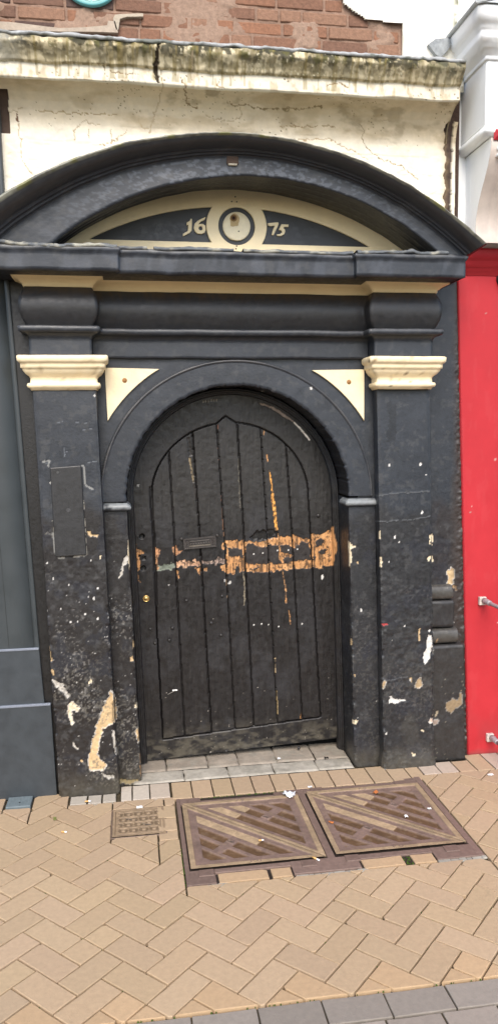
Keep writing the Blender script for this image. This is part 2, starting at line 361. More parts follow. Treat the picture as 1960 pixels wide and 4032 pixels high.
def wrapsurf(name, sec, z0, z1, parent, seed=0, res=.004, ycoat=-.07, rough=1., lk=True, coatf=None, flare=0., low=None):
    """upright surface whose plan is the polyline sec [(x,y)...]; painted, pitted and leaning"""
    pts = []; nrm = []
    for (a, b), (c, d) in zip(sec[:-1], sec[1:]):
        L = math.hypot(c - a, d - b); n = max(1, int(round(L / res)))
        for i in range(n):
            t = i / n; pts.append((a + (c - a) * t, b + (d - b) * t)); nrm.append(((d - b) / L, -(c - a) / L))
    pts.append(sec[-1]); nrm.append(nrm[-1])
    pts = np.array(pts); nrm = np.array(nrm)
    ns = nrm.copy(); ns[1:-1] = nrm[:-2] + nrm[1:-1] + nrm[2:]; ns /= np.linalg.norm(ns, axis=1)[:, None]
    if ns[len(ns) // 2][1] > 0: pass
    nz = int((z1 - z0) / res) + 1; z = np.linspace(z0, z1, nz)
    X = pts[:, 0][:, None] + np.zeros((1, nz)); Yy = pts[:, 1][:, None] + np.zeros((1, nz)); Z = z[None, :] + np.zeros((len(pts), 1))
    if lk: X = X + lean(Z)
    S = X + Yy * .9
    c = black(S, Z, seed, low=low); c.X = X; c.y = ycoat
    side = Yy > ycoat + .03; XX = c.X; c.X = np.where(side, S + 50, X); wear(c, rough, seed); c.X = XX
    if coatf: coatf(c)
    corner = np.zeros(len(pts)); acc = 0
    for q in sec[1:-1]:
        dd = np.hypot(pts[:, 0] - q[0], pts[:, 1] - q[1]); corner = np.maximum(corner, ss(.018, 0, dd))
    er = corner[:, None] * (.0025 + .008 * ss(.45, .7, fbm(S * 0, Z, 25, 3, seed + 61)) * ss(1.3, .6, Z))
    d = c.d + (fbm(S, Z, 5, 3, seed + 41) - .5) * .007 + (fbm(S, Z, 45, 3, seed + 44) - .5) * .003 * ss(1.6, .6, Z) * (.3 + 1.4 * ss(.35, .65, fbm(S, Z, 5, 2, seed + 49))) - er
    d += flare * ss(.1, 0, Z)
    sgn = 1.
    P = np.stack([X + ns[:, 0][:, None] * d * sgn, Yy + ns[:, 1][:, None] * d * sgn, Z], -1)
    return gridmesh(name, P, M_black, parent, c.c)

# ================================================================== THE DOORWAY SURROUND
sur = empty('doorway_surround', 'black painted stone doorway surround with cream capitals, arched hood and the date 1675', 'doorway')
YL, YR = -.08, -.055
XL0, XL1, XR0, XR1 = -.862, -.597, .650, .906

def plaque_edge(c):
    # ragged old paint line round the fixed panel on the left pilaster
    for a, r, cc in ((k5((418,600),(424,700),(428,760)), .0035, .30), (k5((430,770),(438,872),(425,880)), .0022, .2), (k5((370,882),(430,878)), .003, .38), (k5((268,700),(278,800)), .0018, .25), (k5((276,800),(280,850),(300,890),(330,886)), .0028, .30), (k5((232,770),(240,760),(265,775),(275,810)), .0016, .12)):
        c.line(a, r, np.array([1., .93, .8]) * cc, .004)
    c.line(k5((180,418),(250,412)), .0014, np.array([.09, .10, .11]), .006); c.line(k5((440,410),(490,402)), .0014, np.array([.09, .10, .11]), .006)
    for P in (k5((285,210),(320,205)), k5((385,208),(440,212)), k5((420,246),(465,238)), k5((325,335),(328,380),(335,355),(365,352))): c.line(P, .0013, np.array([.10, .11, .125]), .004)
    c.mix(ss(.03, .0, c.X - lean(c.Z) - XL0) * ss(1.2, .9, c.Z) * 0., BROWN)
    for a, b in ((k5((245,430),(252,400),(215,405)), 1), (k5((410,425),(425,430),(430,520),(470,545)), 1), (k5((270,760),(280,860),(300,888)), 1)):
        c.line(a, .004, np.array([.2, .2, .19]), .006)
pl = wrapsurf('pilaster', [(XL0, .07), (XL0, YL), (XL1, YL), (XL1, 0)], -.01, 1.80, sur, 1, coatf=plaque_edge)
def laps(c):
    for a, r in ((k6((650,580),(700,572),(800,562),(915,556)), .0022), (k6((650,712),(800,700),(915,684)), .0018), (k8((655,480),(720,490),(800,470)), .002)): c.line(a, r, np.array([.075, .08, .085]), .012, .001)
    c.line(k6((722,110),(728,180),(718,300)), .018, SLATE * .6, .03, 0)
    c.poly(k8((672,205),(700,203),(704,210),(680,214)), np.array([.4, .05, .05]), .003)
    c.mix(ss(.55, .7, fbm(c.X, c.Z, 12, 4, 77)) * ss(.9, .2, c.Z) * .5, np.array([.045, .043, .038]))
pr = wrapsurf('pilaster', [(XR0, .0), (XR0, YR), (XR1, YR), (XR1, .08)], -.01, 1.80, sur, 2, flare=.01, low=NEUT, rough=.3, coatf=laps)
AXc, AZc, AR = .014, 1.309, .509
RV = .19
wrapsurf('door_jamb', [(XL1 + .0, .004), (AXc - AR, .004), (AXc - AR, RV)], -.01, 1.30, sur, 3, ycoat=0.)
wrapsurf('door_jamb', [(AXc + AR, RV), (AXc + AR, .004), (XR0, .004)], -.01, 1.30, sur, 4, ycoat=0., low=NEUT, rough=.3)
# panel (spandrels) behind the arch ring
res = .006
xs = np.arange(XL1 - .01, XR0 + .012, res); zs = np.arange(1.29, 1.945, res)
X, Z = np.meshgrid(xs, zs, indexing='ij'); c = black(X, Z, 5, 0., 1.2)
c.mix(ss(.045, 0, np.minimum(X - XL1, XR0 - X)) * .4, CHAR)
P = np.stack([X + lean(Z), .006 + (fbm(X, Z, 8, 3, 3) - .5) * .004, Z], -1)
rad = np.hypot(X - AXc, Z - AZc)[:-1, :-1]
gridmesh('spandrel_wall', P, M_black, sur, c.c, mask=rad > .55)
# arch ring with its outer ridge and soffit
prof = [(AR + .004, RV), (AR + .003, .10), (AR + .002, .02), (AR, .0), (AR + .004, -.006)] + [(r, -.008) for r in np.linspace(AR + .012, .612, 22)] + [(.6145, -.013), (.619, -.014), (.6225, -.010), (.625, .0), (.626, .008)]
na = 420; a = np.linspace(math.pi + .0, 0, na)
X = np.zeros((len(prof), na)); Yv = X.copy(); Z = X.copy()
for i, (r, y) in enumerate(prof):
    X[i] = AXc + r * np.cos(a); Z[i] = AZc + r * np.sin(a); Yv[i] = y
c = black(X + Yv, Z, 6, 0., 1.2)
for i, (r, y) in enumerate(prof):
    if .613 < r < .6235: c.mix(np.where(np.arange(len(prof))[:, None] == i, .45 * fbm(X, Z, 10, 2, 5), 0), np.array([.16, .15, .14]))  # outer ridge paled in the colour as a highlight line
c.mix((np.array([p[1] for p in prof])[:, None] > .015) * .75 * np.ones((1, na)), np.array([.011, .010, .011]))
c.dot(k6((301, 40))[0], .006, WHITE); c.dot(kB((807, 72))[0], .006, WHITE)
n = (fbm(a[None, :] * 3 + X * 0, X * 0, 14, 4, 8) - .5)
X += np.cos(a)[None, :] * n * .010 * (np.arange(len(prof)) < 6)[:, None]; Z += np.sin(a)[None, :] * n * .010 * (np.arange(len(prof)) < 6)[:, None]
Yv += (fbm(X, Z, 9, 3, 18) - .5) * .004
gridmesh('arch_ring', np.stack([X + lean(Z), Yv, Z], -1), M_black, sur, c.c)

mb = MB(); mb.box(-1.02, 1.10, .055, .35, 1.94, 3.12, (.02, .02, .02)); mb.box(-1.02, -.56, .05, .35, 0, 1.935, (.02, .02, .02)); mb.box(.62, 1.12, .06, .35, 0, 1.935, (.02, .02, .02)); mb.box(-.555, .615, .215 + .06, .35, 0, 1.93, (.01, .01, .01)); mb.box(-.555, .615, .03, .2, 1.84, 1.935, (.02, .02, .02)); mb.build('wall_core', M_dark, sur)
# ---- mitred sweep along a plan path
def sweep(name, path, prof, mt, parent, colf=None, seed=0, lk=False, res=.012, wob=.0018, caps=True):
    path = [np.array(p, float) for p in path]; n = len(path)
    nr = []
    for i in range(n - 1):
        d = path[i + 1] - path[i]; d /= np.linalg.norm(d); nr.append(np.array([d[1], -d[0]]))
    mi = []
    for i in range(n):
        if i == 0: mi.append(nr[0])
        elif i == n - 1: mi.append(nr[-1])
        else:
            m = nr[i - 1] + nr[i]; m /= (1 + nr[i - 1] @ nr[i]); mi.append(m)
    stn = []
    for i in range(n - 1):
        L = np.linalg.norm(path[i + 1] - path[i]); k = max(1, int(L / res))
        for j in range(k):
            t = j / k; e = min(1, t * L / .05, (1 - t) * L / .05) if L > .1 else 0
            stn.append((path[i] * (1 - t) + path[i + 1] * t, mi[i] * (1 - t) + mi[i + 1] * t))
    stn.append((path[-1], mi[-1]))
    pr_ = []
    for (o0, z0), (o1, z1) in zip(prof[:-1], prof[1:]):
        k = max(1, int(math.hypot(o1 - o0, z1 - z0) / .010))
        for j in range(k): pr_.append((o0 + (o1 - o0) * j / k, z0 + (z1 - z0) * j / k))
    pr_.append(prof[-1])
    P = np.zeros((len(stn), len(pr_), 3)); 
    for i, (p, m) in enumerate(stn):
        for j, (o, z) in enumerate(pr_): q = p + m * o; P[i, j] = (q[0], q[1], z)
    S = P[..., 0] + P[..., 1] * .8
    w = (fbm(S, P[..., 2], 7, 3, seed + 5) - .5) * wob * 2
    for i, (p, m) in enumerate(stn): P[i, :, :2] += m[None, :] * w[i][:, None]
    P[..., 2] += (fbm(S, P[..., 2] * 0, 9, 3, seed + 15) - .5) * wob * 2
    if lk: P[..., 0] += lean(P[..., 2])
    C = colf(S, P[..., 2], P) if colf else np.ones(P.shape)
    return gridmesh(name, P, mt, parent, C)
def blk(seed, brown=0.):
    def f(S, Z, P):
        c = black(S, Z, seed, 0., 1.2)
        if brown:
            c.mix(brown * (.5 + .6 * fbm(S * 6, Z * .6, 20, 3, seed)), np.array([.031, .028, .0255]))
            c.mix(ss(2.15, 2.215, Z) * ss(.35, .7, fbm(S * 8, Z * .4, 16, 3, seed + 1)) * .6, np.array([.058, .036, .019]))
        return c.c
    return f
XB0, XB1, XB2, XB3 = -.868, -.608, .622, .898
YB, YC = -.10, -.02
ent = [(XB0, .06), (XB0, YB), (XB1, YB), (XB1, YC), (XB2, YC), (XB2, YB), (XB3, YB), (XB3, .06)]
# architrave: lower fascia, cavetto and string band
sweep('architrave', [(XB1, YC), (XB2, YC)], [(-.02, 1.936), (-.006, 1.936), (-.005, 2.012), (0, 2.022), (.014, 2.030)], M_blackm, sur, blk(21))
for x0, x1 in ((XB0, XB1), (XB2, XB3)):
    sweep('architrave_block', [(x0, .06), (x0, YB), (x1, YB), (x1, YC)], [(-.002, 1.938), (-.002, 2.008), (.004, 2.022), (.018, 2.030)], M_blackm, sur, blk(22))
def bandcol(S, Z, P):
    c = black(S, Z, 23, 0., 1.2); c.mix((Z > 2.050) * .5 * fbm(S, Z, 16, 3, 4), np.array([.15, .15, .15])); return c.c  # top edge of the band lightened to paint in its highlight
sweep('string_band', ent, [(.0, 2.030), (.024, 2.030), (.034, 2.036), (.036, 2.052), (.030, 2.058), (.0, 2.060)], M_blackm, sur, bandcol)
fz = [(.004, 2.060)] + [(.004 + .026 * math.sin(math.pi * t) ** .8, 2.062 + .155 * t) for t in np.linspace(.04, .96, 14)] + [(.004, 2.219)]
sweep('frieze', ent, fz, M_blackm, sur, blk(24, .75))
cy = [(.002, 2.2175), (.012, 2.218), (.013, 2.228), (.020, 2.232), (.028, 2.241), (.044, 2.248), (.052, 2.250), (.055, 2.262)]
sweep('cream_cornice_moulding', ent, cy, mat('yellow_cream_paint', (.93, .77, .46), .45, .3, 35, .002, .05, 12, .4, stains_glints=((.40, .24, .10), .68, 14, (1, 1, .4))), sur)
# capitals
M_creamc = mat('cream_capital_paint', None, .45, .35, 35, .003, .06, 14, .4)
def capc(S, Z, P):
    c = Coat(S, Z, CREAM); c.c *= (.93 + .12 * fbm(S * .7, Z * 6, 30, 3, 61))[..., None]
    c.mix(ss(.60, .70, fbm(S * 6, Z * .5, 9, 3, 63)) * .18, np.array([.66, .48, .24])); c.mix(ss(.68, .76, fbm(S, Z, 50, 4, 65)) * .6, np.array([.34, .24, .12]))
    c.specks(60, .03, np.array([.08, .065, .05]), ss(1.90, 1.935, Z), 67, 0., .22); c.specks(90, .02, np.array([.25, .17, .09]), 1., 68, 0.)
    return c.c
cap = [(.0, 1.795), (.004, 1.795), (.008, 1.803), (.016, 1.807), (.019, 1.815), (.016, 1.824), (.006, 1.826), (.005, 1.846), (.010, 1.853), (.022, 1.862), (.032, 1.876), (.034, 1.884), (.040, 1.886), (.041, 1.906), (.046, 1.908), (.052, 1.915), (.053, 1.933), (.047, 1.938), (.0, 1.939)]
sweep('capital', [(XL0, .05), (XL0, YL - .002), (XL1, YL - .002), (XL1, .0)], cap, M_creamc, sur, capc, seed=4)
sweep('capital', [(XR0 - .002, .0), (XR0 - .002, YR - .025), (XR1 - .012, YR - .025), (XR1 - .012, .05)], cap, M_creamc, sur, capc, seed=9)
# imposts
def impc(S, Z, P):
    c = black(S, Z, 26, 0., 1.2); c.mix((Z > 1.271) * .85 * ss(.25, .6, fbm(S, Z, 30, 3, 4)), np.array([.22, .235, .24])); return c.c  # upper part of the ledge whitened as a painted highlight
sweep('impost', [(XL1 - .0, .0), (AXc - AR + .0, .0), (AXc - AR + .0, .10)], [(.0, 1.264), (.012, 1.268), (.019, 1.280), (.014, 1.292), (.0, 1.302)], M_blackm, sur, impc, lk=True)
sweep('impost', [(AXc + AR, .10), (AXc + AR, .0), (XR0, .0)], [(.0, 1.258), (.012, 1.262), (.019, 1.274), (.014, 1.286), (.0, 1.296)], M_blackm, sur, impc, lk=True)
# small lap joints of render on the right pilaster
# ---- shelf
so = [(-1.0, -.27), (-.487, -.27), (-.487, -.232), (.490, -.232), (.490, -.27), (.97, -.27)]
def shc(S, Z, P):
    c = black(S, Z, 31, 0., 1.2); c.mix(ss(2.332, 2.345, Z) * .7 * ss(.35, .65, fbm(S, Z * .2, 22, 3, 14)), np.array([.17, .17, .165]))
    c.mix(ss(.5, .64, fbm(S * 1.2, Z * .5, 16, 4, 77)) * .4, np.array([.065, .073, .09])); return c.c
sweep('cornice_shelf', [(-1.0, .02)] + so + [(.97, .02)], [(-.012, 2.252), (.0, 2.256), (.001, 2.322), (.006, 2.328), (.010, 2.340), (.002, 2.349), (-.012, 2.352)], M_blackm, sur, shc, seed=31, wob=.0035, res=.008)
mb = MB()
ol = [(-.992, .02), (-.992, -.262), (-.495, -.262), (-.495, -.224), (.498, -.224), (.498, -.262), (.962, -.262), (.962, .02)]
def ngonpair(mb, ol, z0, z1):
    n = len(ol); V = [(x, y, z0) for x, y in ol] + [(x, y, z1) for x, y in ol]
    mb.add(V, [tuple(range(n))[::-1], tuple(n + i for i in range(n))] + [(i, (i + 1) % n, n + (i + 1) % n, n + i) for i in range(n)], (.024, .026, .03))
ngonpair(mb, ol, 2.2555, 2.3475); mb.build('shelf_core', M_blackm, sur)
# lumpy lead dressing on top of the shelf
def leadstrip(name, x0, x1, yf, zt, h, seed, parent=sur, yb=.01, colr=((.10, .11, .12), (.30, .29, .24))):
    n = int((x1 - x0) / .006); x = np.linspace(x0, x1, n)
    pf = [(yf + .002, zt - .004), (yf - .004, zt - .006), (yf - .009, zt), (yf - .007, zt + .007), (yf + .004, zt + .011), (yf + .03, zt + .012), (yb, zt + .016)]
    P = np.zeros((len(pf), n, 3)); P[..., 0] = x
    for i, (y, z) in enumerate(pf):
        P[i, :, 1] = y + (fbm(x, x * 0 + i, 30, 3, seed) - .5) * .010
        P[i, :, 2] = z + (fbm(x, x * 0, 14, 3, seed + 3) - .5) * h + (fbm(x, x * 0 + i * .3, 40, 2, seed + 5) - .5) * h * .6 * (0 < i < 5)
    t = ss(.45, .65, fbm(P[..., 0], P[..., 1] * 4, 22, 3, seed + 9))[..., None]
    return gridmesh(name, P, M_lead, parent, np.array(colr[0]) * (1 - t) + np.array(colr[1]) * t)
leadstrip('lead_flashing', -1.0, -.49, -.272, 2.349, .018, 41)
leadstrip('lead_flashing', -.485, -.372, -.235, 2.349, .006, 42)
leadstrip('lead_flashing', -.345, -.02, -.235, 2.350, .007, 43)
leadstrip('lead_flashing', .02, .486, -.235, 2.349, .006, 44)
leadstrip('lead_flashing', .492, .89, -.272, 2.349, .016, 45)
# ---- segmental hood
O_, I1, I2, TY = (-.030, 1.173, 1.600), (-.001, 1.280, 1.434), (.059, 1.375, 1.266), (.007, 1.262, 1.397)
def arcpts(c, zend, n):
    cx, cz, r = c; a = math.acos(min(1, (zend - cz) / r)); t = np.linspace(-a, a, n); return cx + r * np.sin(t), cz + r * np.cos(t)
def lerp(c, d, w): return tuple(p + (q - p) * w for p, q in zip(c, d))
zo, zi = 2.378, 2.347
hp = []
def H(c, y, z=None): hp.append((c, y, z))
H((O_[0], O_[1], O_[2] + .028), .012, zo); H((O_[0], O_[1], O_[2] + .018), -.15, zo); H((O_[0], O_[1], O_[2] + .006), -.335, zo); H(O_, -.352, zo)
for w, y in ((.04, -.358), (.10, -.358), (.14, -.352), (.22, -.349), (.34, -.344), (.46, -.335), (.56, -.322), (.64, -.308), (.68, -.300), (.69, -.292), (.76, -.292), (.80, -.288), (.81, -.279), (.88, -.279), (.92, -.277), (.94, -.268), (1.0, -.265)):
    H(lerp(O_, I1, w), y, zo + (zi - zo) * min(1, w * 1.2))
for w, y in ((.1, -.262), (.3, -.260), (.5, -.259), (.7, -.259), (.92, -.259), (1.0, -.255)): H(lerp(I1, I2, w), y, zi)
for w, y in ((.04, -.243), (.06, -.21), (.02, -.205), (.03, -.195), (.12, -.185), (.14, -.155), (.08, -.15), (.09, -.14), (.2, -.13), (.22, -.10), (.16, -.093), (.2, -.083), (.4, -.07), (.7, -.035), (1., .005)): H(lerp(I2, (TY[0], TY[1], TY[2] + .006), w), y, zi)
na = 460; P = np.zeros((len(hp), na, 3))
for i, (cc, y, ze) in enumerate(hp):
    x, z = arcpts(cc, ze, na); P[i, :, 0] = x; P[i, :, 1] = y; P[i, :, 2] = z
rows = []; idl = []; mid = na // 2
for i in range(len(hp) - 1):
    k = max(1, int(np.linalg.norm(P[i + 1, mid] - P[i, mid]) / .0045))
    for j in range(k): t = j / k; rows.append(P[i] * (1 - t) + P[i + 1] * t); idl.append(i + t)
rows.append(P[-1]); idl.append(len(hp) - 1); Pc = P; P = np.stack(rows); idx = np.array(idl)[:, None] + np.zeros((1, na))
c = black(P[..., 0] + P[..., 1], P[..., 2] + P[..., 1] * .3, 51, 0., 1.2)
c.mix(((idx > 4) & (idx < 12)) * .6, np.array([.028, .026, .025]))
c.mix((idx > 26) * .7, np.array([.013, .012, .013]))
c.mix(((idx >= 21) & (idx < 26)) * ss(.54, .62, fbm(P[..., 0], P[..., 2] * 1.8, 60, 4, 53)) * .6 * ss(1.0, .2, np.abs(P[..., 0])), np.array([.115, .13, .155]))
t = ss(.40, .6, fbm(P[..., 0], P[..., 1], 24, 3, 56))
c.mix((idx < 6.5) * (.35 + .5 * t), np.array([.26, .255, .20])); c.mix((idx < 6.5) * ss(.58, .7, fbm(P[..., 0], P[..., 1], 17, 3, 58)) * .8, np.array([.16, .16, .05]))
P[..., 1] += (fbm(P[..., 0], P[..., 2], 7, 3, 61) - .5) * .008; P[..., 2] += (fbm(P[..., 0], P[..., 0] * 0, 9, 3, 62) - .5) * .006 + (idx < 6) * (fbm(P[..., 0], P[..., 1], 34, 3, 63) - .5) * .006
gridmesh('arched_hood', P, M_blackm, sur, c.c, flip=True)
for e in (0, -1):                                              # end faces of the hood
    mb = MB(); q = [tuple(p) for p in Pc[:, e]]; k = q[2:28] + [(q[27][0], .01, q[27][2]), (q[0][0], .01, q[0][2])]
    xx = q[14][0]
    mb.add(k, [tuple(range(len(k)))], (.022, .022, .024)); mb.build('hood_end', M_blackm, sur)
mb = MB(); mb.box(.90, .965, -.20, .02, 2.26, 2.39, (.02, .018, .02), .006); mb.box(.95, .985, -.16, .02, 2.30, 2.375, (.02, .018, .02), .006)
mb.build('hood_bracket', M_blackm, sur)
# fixing hole patch near the crown
mb = MB(); x0, z0 = W((915, 631), -.26); mb.box(x0 - .024, x0 + .024, -.266, -.25, z0 - .018, z0 + .016, (.09, .06, .045), .003); mb.box(x0 - .018, x0 + .018, -.268, -.25, z0 - .022, z0 - .014, (.42, .38, .3), .002)
mb.build('old_fixing', M_ston, sur)
# ---- tympanum
zb = 2.335
def seg(c, zend, n, z0=None):
    x, z = arcpts(c, zend, n); return list(zip(x.tolist(), z.tolist()))
cx0, cz0 = W((932, 890), .0)
def pan(top, cr_, n=40):
    return [W(p, 0.) for p in top]
V2 = lambda *pts: [(a / .63878, b / .63878) for a, b in pts]
def arc_cut(sign, zbot):
    """dark panel: straight bottom, curved top (arc below the tympanum edge), concave end round the roundel"""
    r1 = TY[2] - .064; pts = []; rr = .132
    zt = lambda x: TY[1] + math.sqrt(max(r1 * r1 - (x - TY[0]) ** 2, 0))
    xt = None
    a0 = math.asin((zbot - cz0) / rr); xs_ = cx0 + sign * rr * math.cos(a0)
    a = a0; end = []
    while True:
        x, z = cx0 + sign * rr * math.cos(a), cz0 + rr * math.sin(a)
        if z > zt(x): break
        end.append((x, z)); a += .05
    # tip
    xt = TY[0] + sign * math.sqrt(r1 * r1 - (zbot - TY[1]) ** 2)
    top = [(x, zt(x)) for x in np.linspace(end[-1][0] + sign * .004, xt, 40)]
    return end + top
zL = W(k3((1060, 326))[0])[1]; zR = W(k4((80, 340))[0])[1]
holeL = arc_cut(-1, (zL + W(k3((440, 311))[0])[1]) / 2 ); holeR = arc_cut(1, (zR + W(k4((640, 348))[0])[1]) / 2)
circ = lambda r, n=48: [(cx0 + r * math.cos(t), cz0 + r * math.sin(t)) for t in np.linspace(0, 2 * math.pi, n + 1)[:-1]]
tyo = seg((TY[0], TY[1], TY[2] + .012), zb, 80)
plate('tympanum_panel', [seg((TY[0], TY[1], TY[2] + .012), zb, 80)], .05, .013, M_blackm, sur, .0005, col=(.020, .023, .028))
M_cream_lifted = mat('shade_lifted_cream', (.95, .79, .50), .45, .4, 30, .003, .06, 12, .4, stains_glints=((.55, .38, .18), .64, 9, (1, 1, 1.5)))  # the cream lightened here to offset the shade of the hood
plate('tympanum_border', [tyo, holeL, holeR, circ(.0830)], .012, .0, M_cream_lifted, sur, .002)
rd = empty('x', 'x', 'x'); bpy.data.objects.remove(rd)
lathe_y('roundel', [(.0615, .0125), (.0610, .002), (.058, .0), (.04, .0005), (.001, -.0005)], cx0, cz0, mat('roundel_paint', (.93, .82, .58), .5, .4, 40, .003, .1, 20, .4, stains_glints=((.36, .22, .08), .60, 14, (1, 1, 1))), sur, 40)
hx, hz = W(kT((550, 272))[0]); mb = MB()
mb.add([(hx + a * .026 * random.uniform(.7, 1.1) + .004, -.0012, hz - .010 + b * .034 * random.uniform(.7, 1.1)) for a, b in [(math.cos(q), math.sin(q)) for q in np.linspace(0, 6.28, 14)[:-1]]], [tuple(range(13))], (.62, .46, .25))
for r, d, cc in ((.0155, .0, (.28, .17, .07)), (.009, -.001, (.10, .05, .03)), (.004, -.003, (.02, .012, .012))):
    mb.tube([(hx, .001, hz), (hx, -.0015 + d, hz)], r, 11, cc)
mb.build('rusty_fixing', M_ston, sur)
for p in ((600,403),(580,548),(573,575),(566,62),(531,109),(580,112)):
    x, z = W(kT(p)[0]); mb = MB(); mb.tube([(x, .003, z), (x, -.001, z)], .0032, 8, (.05, .02, .012)); mb.build('fixing_hole', M_ston, sur)
digits = {'1': [[(88,342),(90,322),(118,305),(128,283),(138,286),(137,330),(134,397),(118,417),(72,440),(52,450),(54,434),(72,418),(98,405),(103,385),(106,335)]],
 '6': [[(270,268),(262,290),(232,303),(208,322),(203,343),(218,334),(247,334),(268,350),(273,385),(264,415),(235,429),(195,425),(170,402),(160,366),(169,330),(193,305),(228,285)], [(226,348),(206,358),(202,380),(214,396),(234,398),(246,385),(244,360)]],
 '7': [[(888,326),(985,318),(989,330),(976,365),(957,405),(942,438),(925,438),(935,400),(950,362),(956,345),(905,351),(891,345)]],
 '5': [[(1020,337),(1086,341),(1084,359),(1046,358),(1034,373),(1050,387),(1054,407),(1045,430),(1016,448),(980,447),(974,437),(1005,432),(1025,420),(1028,405),(1014,393),(996,388),(1004,370)]]}
for k, lps in digits.items():
    plate('date_numeral', [[W(p, .008) for p in kT(*lp)] for lp in lps], .0135, .003, M_cream_lifted, sur, .001)
# ---- cream spandrel triangles
def tri(pa, pb, pc, name='spandrel_panel'):
    A, B, C_ = [W(p, -.002) for p in V2(pa, pb, pc)]           # corner, tip along top, tip along side
    ang = lambda p: math.atan2(p[1] - AZc, p[0] - AXc)
    r0 = math.hypot(B[0] - AXc, B[1] - AZc); r1 = math.hypot(C_[0] - AXc, C_[1] - AZc); a0, a1 = ang(B), ang(C_)
    arc = [(AXc + (r0 + (r1 - r0) * t) * math.cos(a0 + (a1 - a0) * t), AZc + (r0 + (r1 - r0) * t) * math.sin(a0 + (a1 - a0) * t)) for t in np.linspace(0, 1, 18)]
    plate(name, [[A] + arc], .006, -.006, M_cream, sur, .0015)
    return A
tri((265, 926), (398, 929), (272, 1057)); tri((914, 930), (787, 932), (914, 1056))
for p in (k3((628, 1020))[0], k4((500, 1028))[0]):
    x, z = W(p); lathe_y('fixing_stud', [(.001, -.012), (.006, -.011), (.009, -.008), (.011, -.0062)], x, z, M_ston, sur, 12, (.32, .17, .07))
# ---- fixed panel on the left pilaster
mb = MB(); q = [W(p, YL - .012) for p in (k5((252, 437))[0], k5((410, 425))[0], k5((435, 876))[0], k5((280, 886))[0])]
V = [(x, YL - .013, z) for x, z in q] + [(x + (.0 if i in (0, 3) else 0), YL + .004, z) for i, (x, z) in enumerate(q)]
mb.add(V, [(0, 3, 2, 1), (0, 1, 5, 4), (1, 2, 6, 5), (2, 3, 7, 6), (3, 0, 4, 7)], (.021, .021, .022))
o = mb.build('cover_panel', M_blackm, sur)
bv = o.modifiers.new('b', 'BEVEL'); bv.width = .004; bv.segments = 2
mb = MB(); x, z = W(k5((292, 460))[0], YL - .013); mb.tube([(x, YL - .012, z), (x, YL - .016, z)], .006, 10, (.05, .05, .05)); mb.build('screw', M_blackm, o); mb = MB(); x, z = W(k5((345, 650))[0], YL - .013); mb.tube([(x, YL - .012, z), (x, YL - .016, z)], .009, 10, (.045, .045, .047)); mb.build('screw', M_blackm, o)

# ================================================================== side strip with old stone moulding
strip = empty('side_strip_wall', 'narrow black painted wall strip with worn stone mouldings between right pilaster and red shopfront', 'wall')
def stripc(c):
    c.mix(ss(.045, .0, (1.085 + lean(c.Z) * .6) - c.X + .03 * (fbm(c.X, c.Z, 12, 3, 4) - .5)) * .8, np.array([.035, .026, .022]))
    c.d += ss(.045, .0, 1.10 + lean(c.Z) - c.X) * (fbm(c.X, c.Z, 55, 4, 6) - .5) * .016
wrapsurf('strip_face', [(XR1 - .01, .045), (1.19, .045)], -.01, 2.40, strip, 8, ycoat=.045, coatf=stripc, rough=.15, low=np.array([.022, .019, .020]))
def side_block(z0, z1, x1, yf, seed, round_=False, shade=None):
    zs = np.linspace(z0, z1, max(8, int((z1 - z0) / .005))); n = 40
    P = np.zeros((n, len(zs), 3)); xa = XR1 + .004
    for i in range(n):
        t = i / (n - 1)
        if t < .75: x = xa + (x1 - xa) * t / .75; y = yf
        else: x = x1; y = yf + (.045 - yf) * (t - .75) / .25
        P[i, :, 0] = x; P[i, :, 1] = y; P[i, :, 2] = zs
    X, Z = P[..., 0] + lean(P[..., 2]), P[..., 2]
    if round_: P[..., 1] += (1 - np.sqrt(np.clip(1 - ((Z - (z0 + z1) / 2) / ((z1 - z0) / 2)) ** 2, 0, 1))) * .02
    else: P[..., 1] += ss(.012, 0, np.minimum(Z - z0, z1 - Z)) * .006
    c = black(X, Z, seed); c.y = yf
    for Pp, col, rim in CHIPS: c.poly(Pp, col, .012, .0, rim)
    c.specks(90, .10, np.array([.3, .27, .2]), ss(.5, .7, fbm(X, Z, 8, 3, 5)), seed)
    if shade is not None: c.mix(np.full(X.shape, .6), shade)
    P[..., 0] = X + (fbm(Z, Z * 0, 30, 3, seed) - .5) * .006 * (np.linspace(0, 1, n) > .7)[:, None]; P[..., 1] += (fbm(X, Z, 18, 3, seed + 3) - .5) * .006
    top = P[:, -1:].copy(); top[:, 0, 1] = .05; bot = P[:, :1].copy(); bot[:, 0, 1] = .05
    P = np.concatenate([bot, P, top], 1); C = np.concatenate([c.c[:, :1], c.c, c.c[:, -1:]], 1)
    gridmesh('stone_block', P, M_black, strip, C)
G1 = np.array([.085, .080, .070])
side_block(-.01, .575, 1.078, -.014, 91, False, np.array([.030, .029, .028])); side_block(.582, .652, 1.052, -.012, 92, True, G1); side_block(.66, .79, 1.035, .004, 93, False, np.array([.028, .027, .027]))
side_block(.795, .865, 1.030, .0, 94, True, G1)

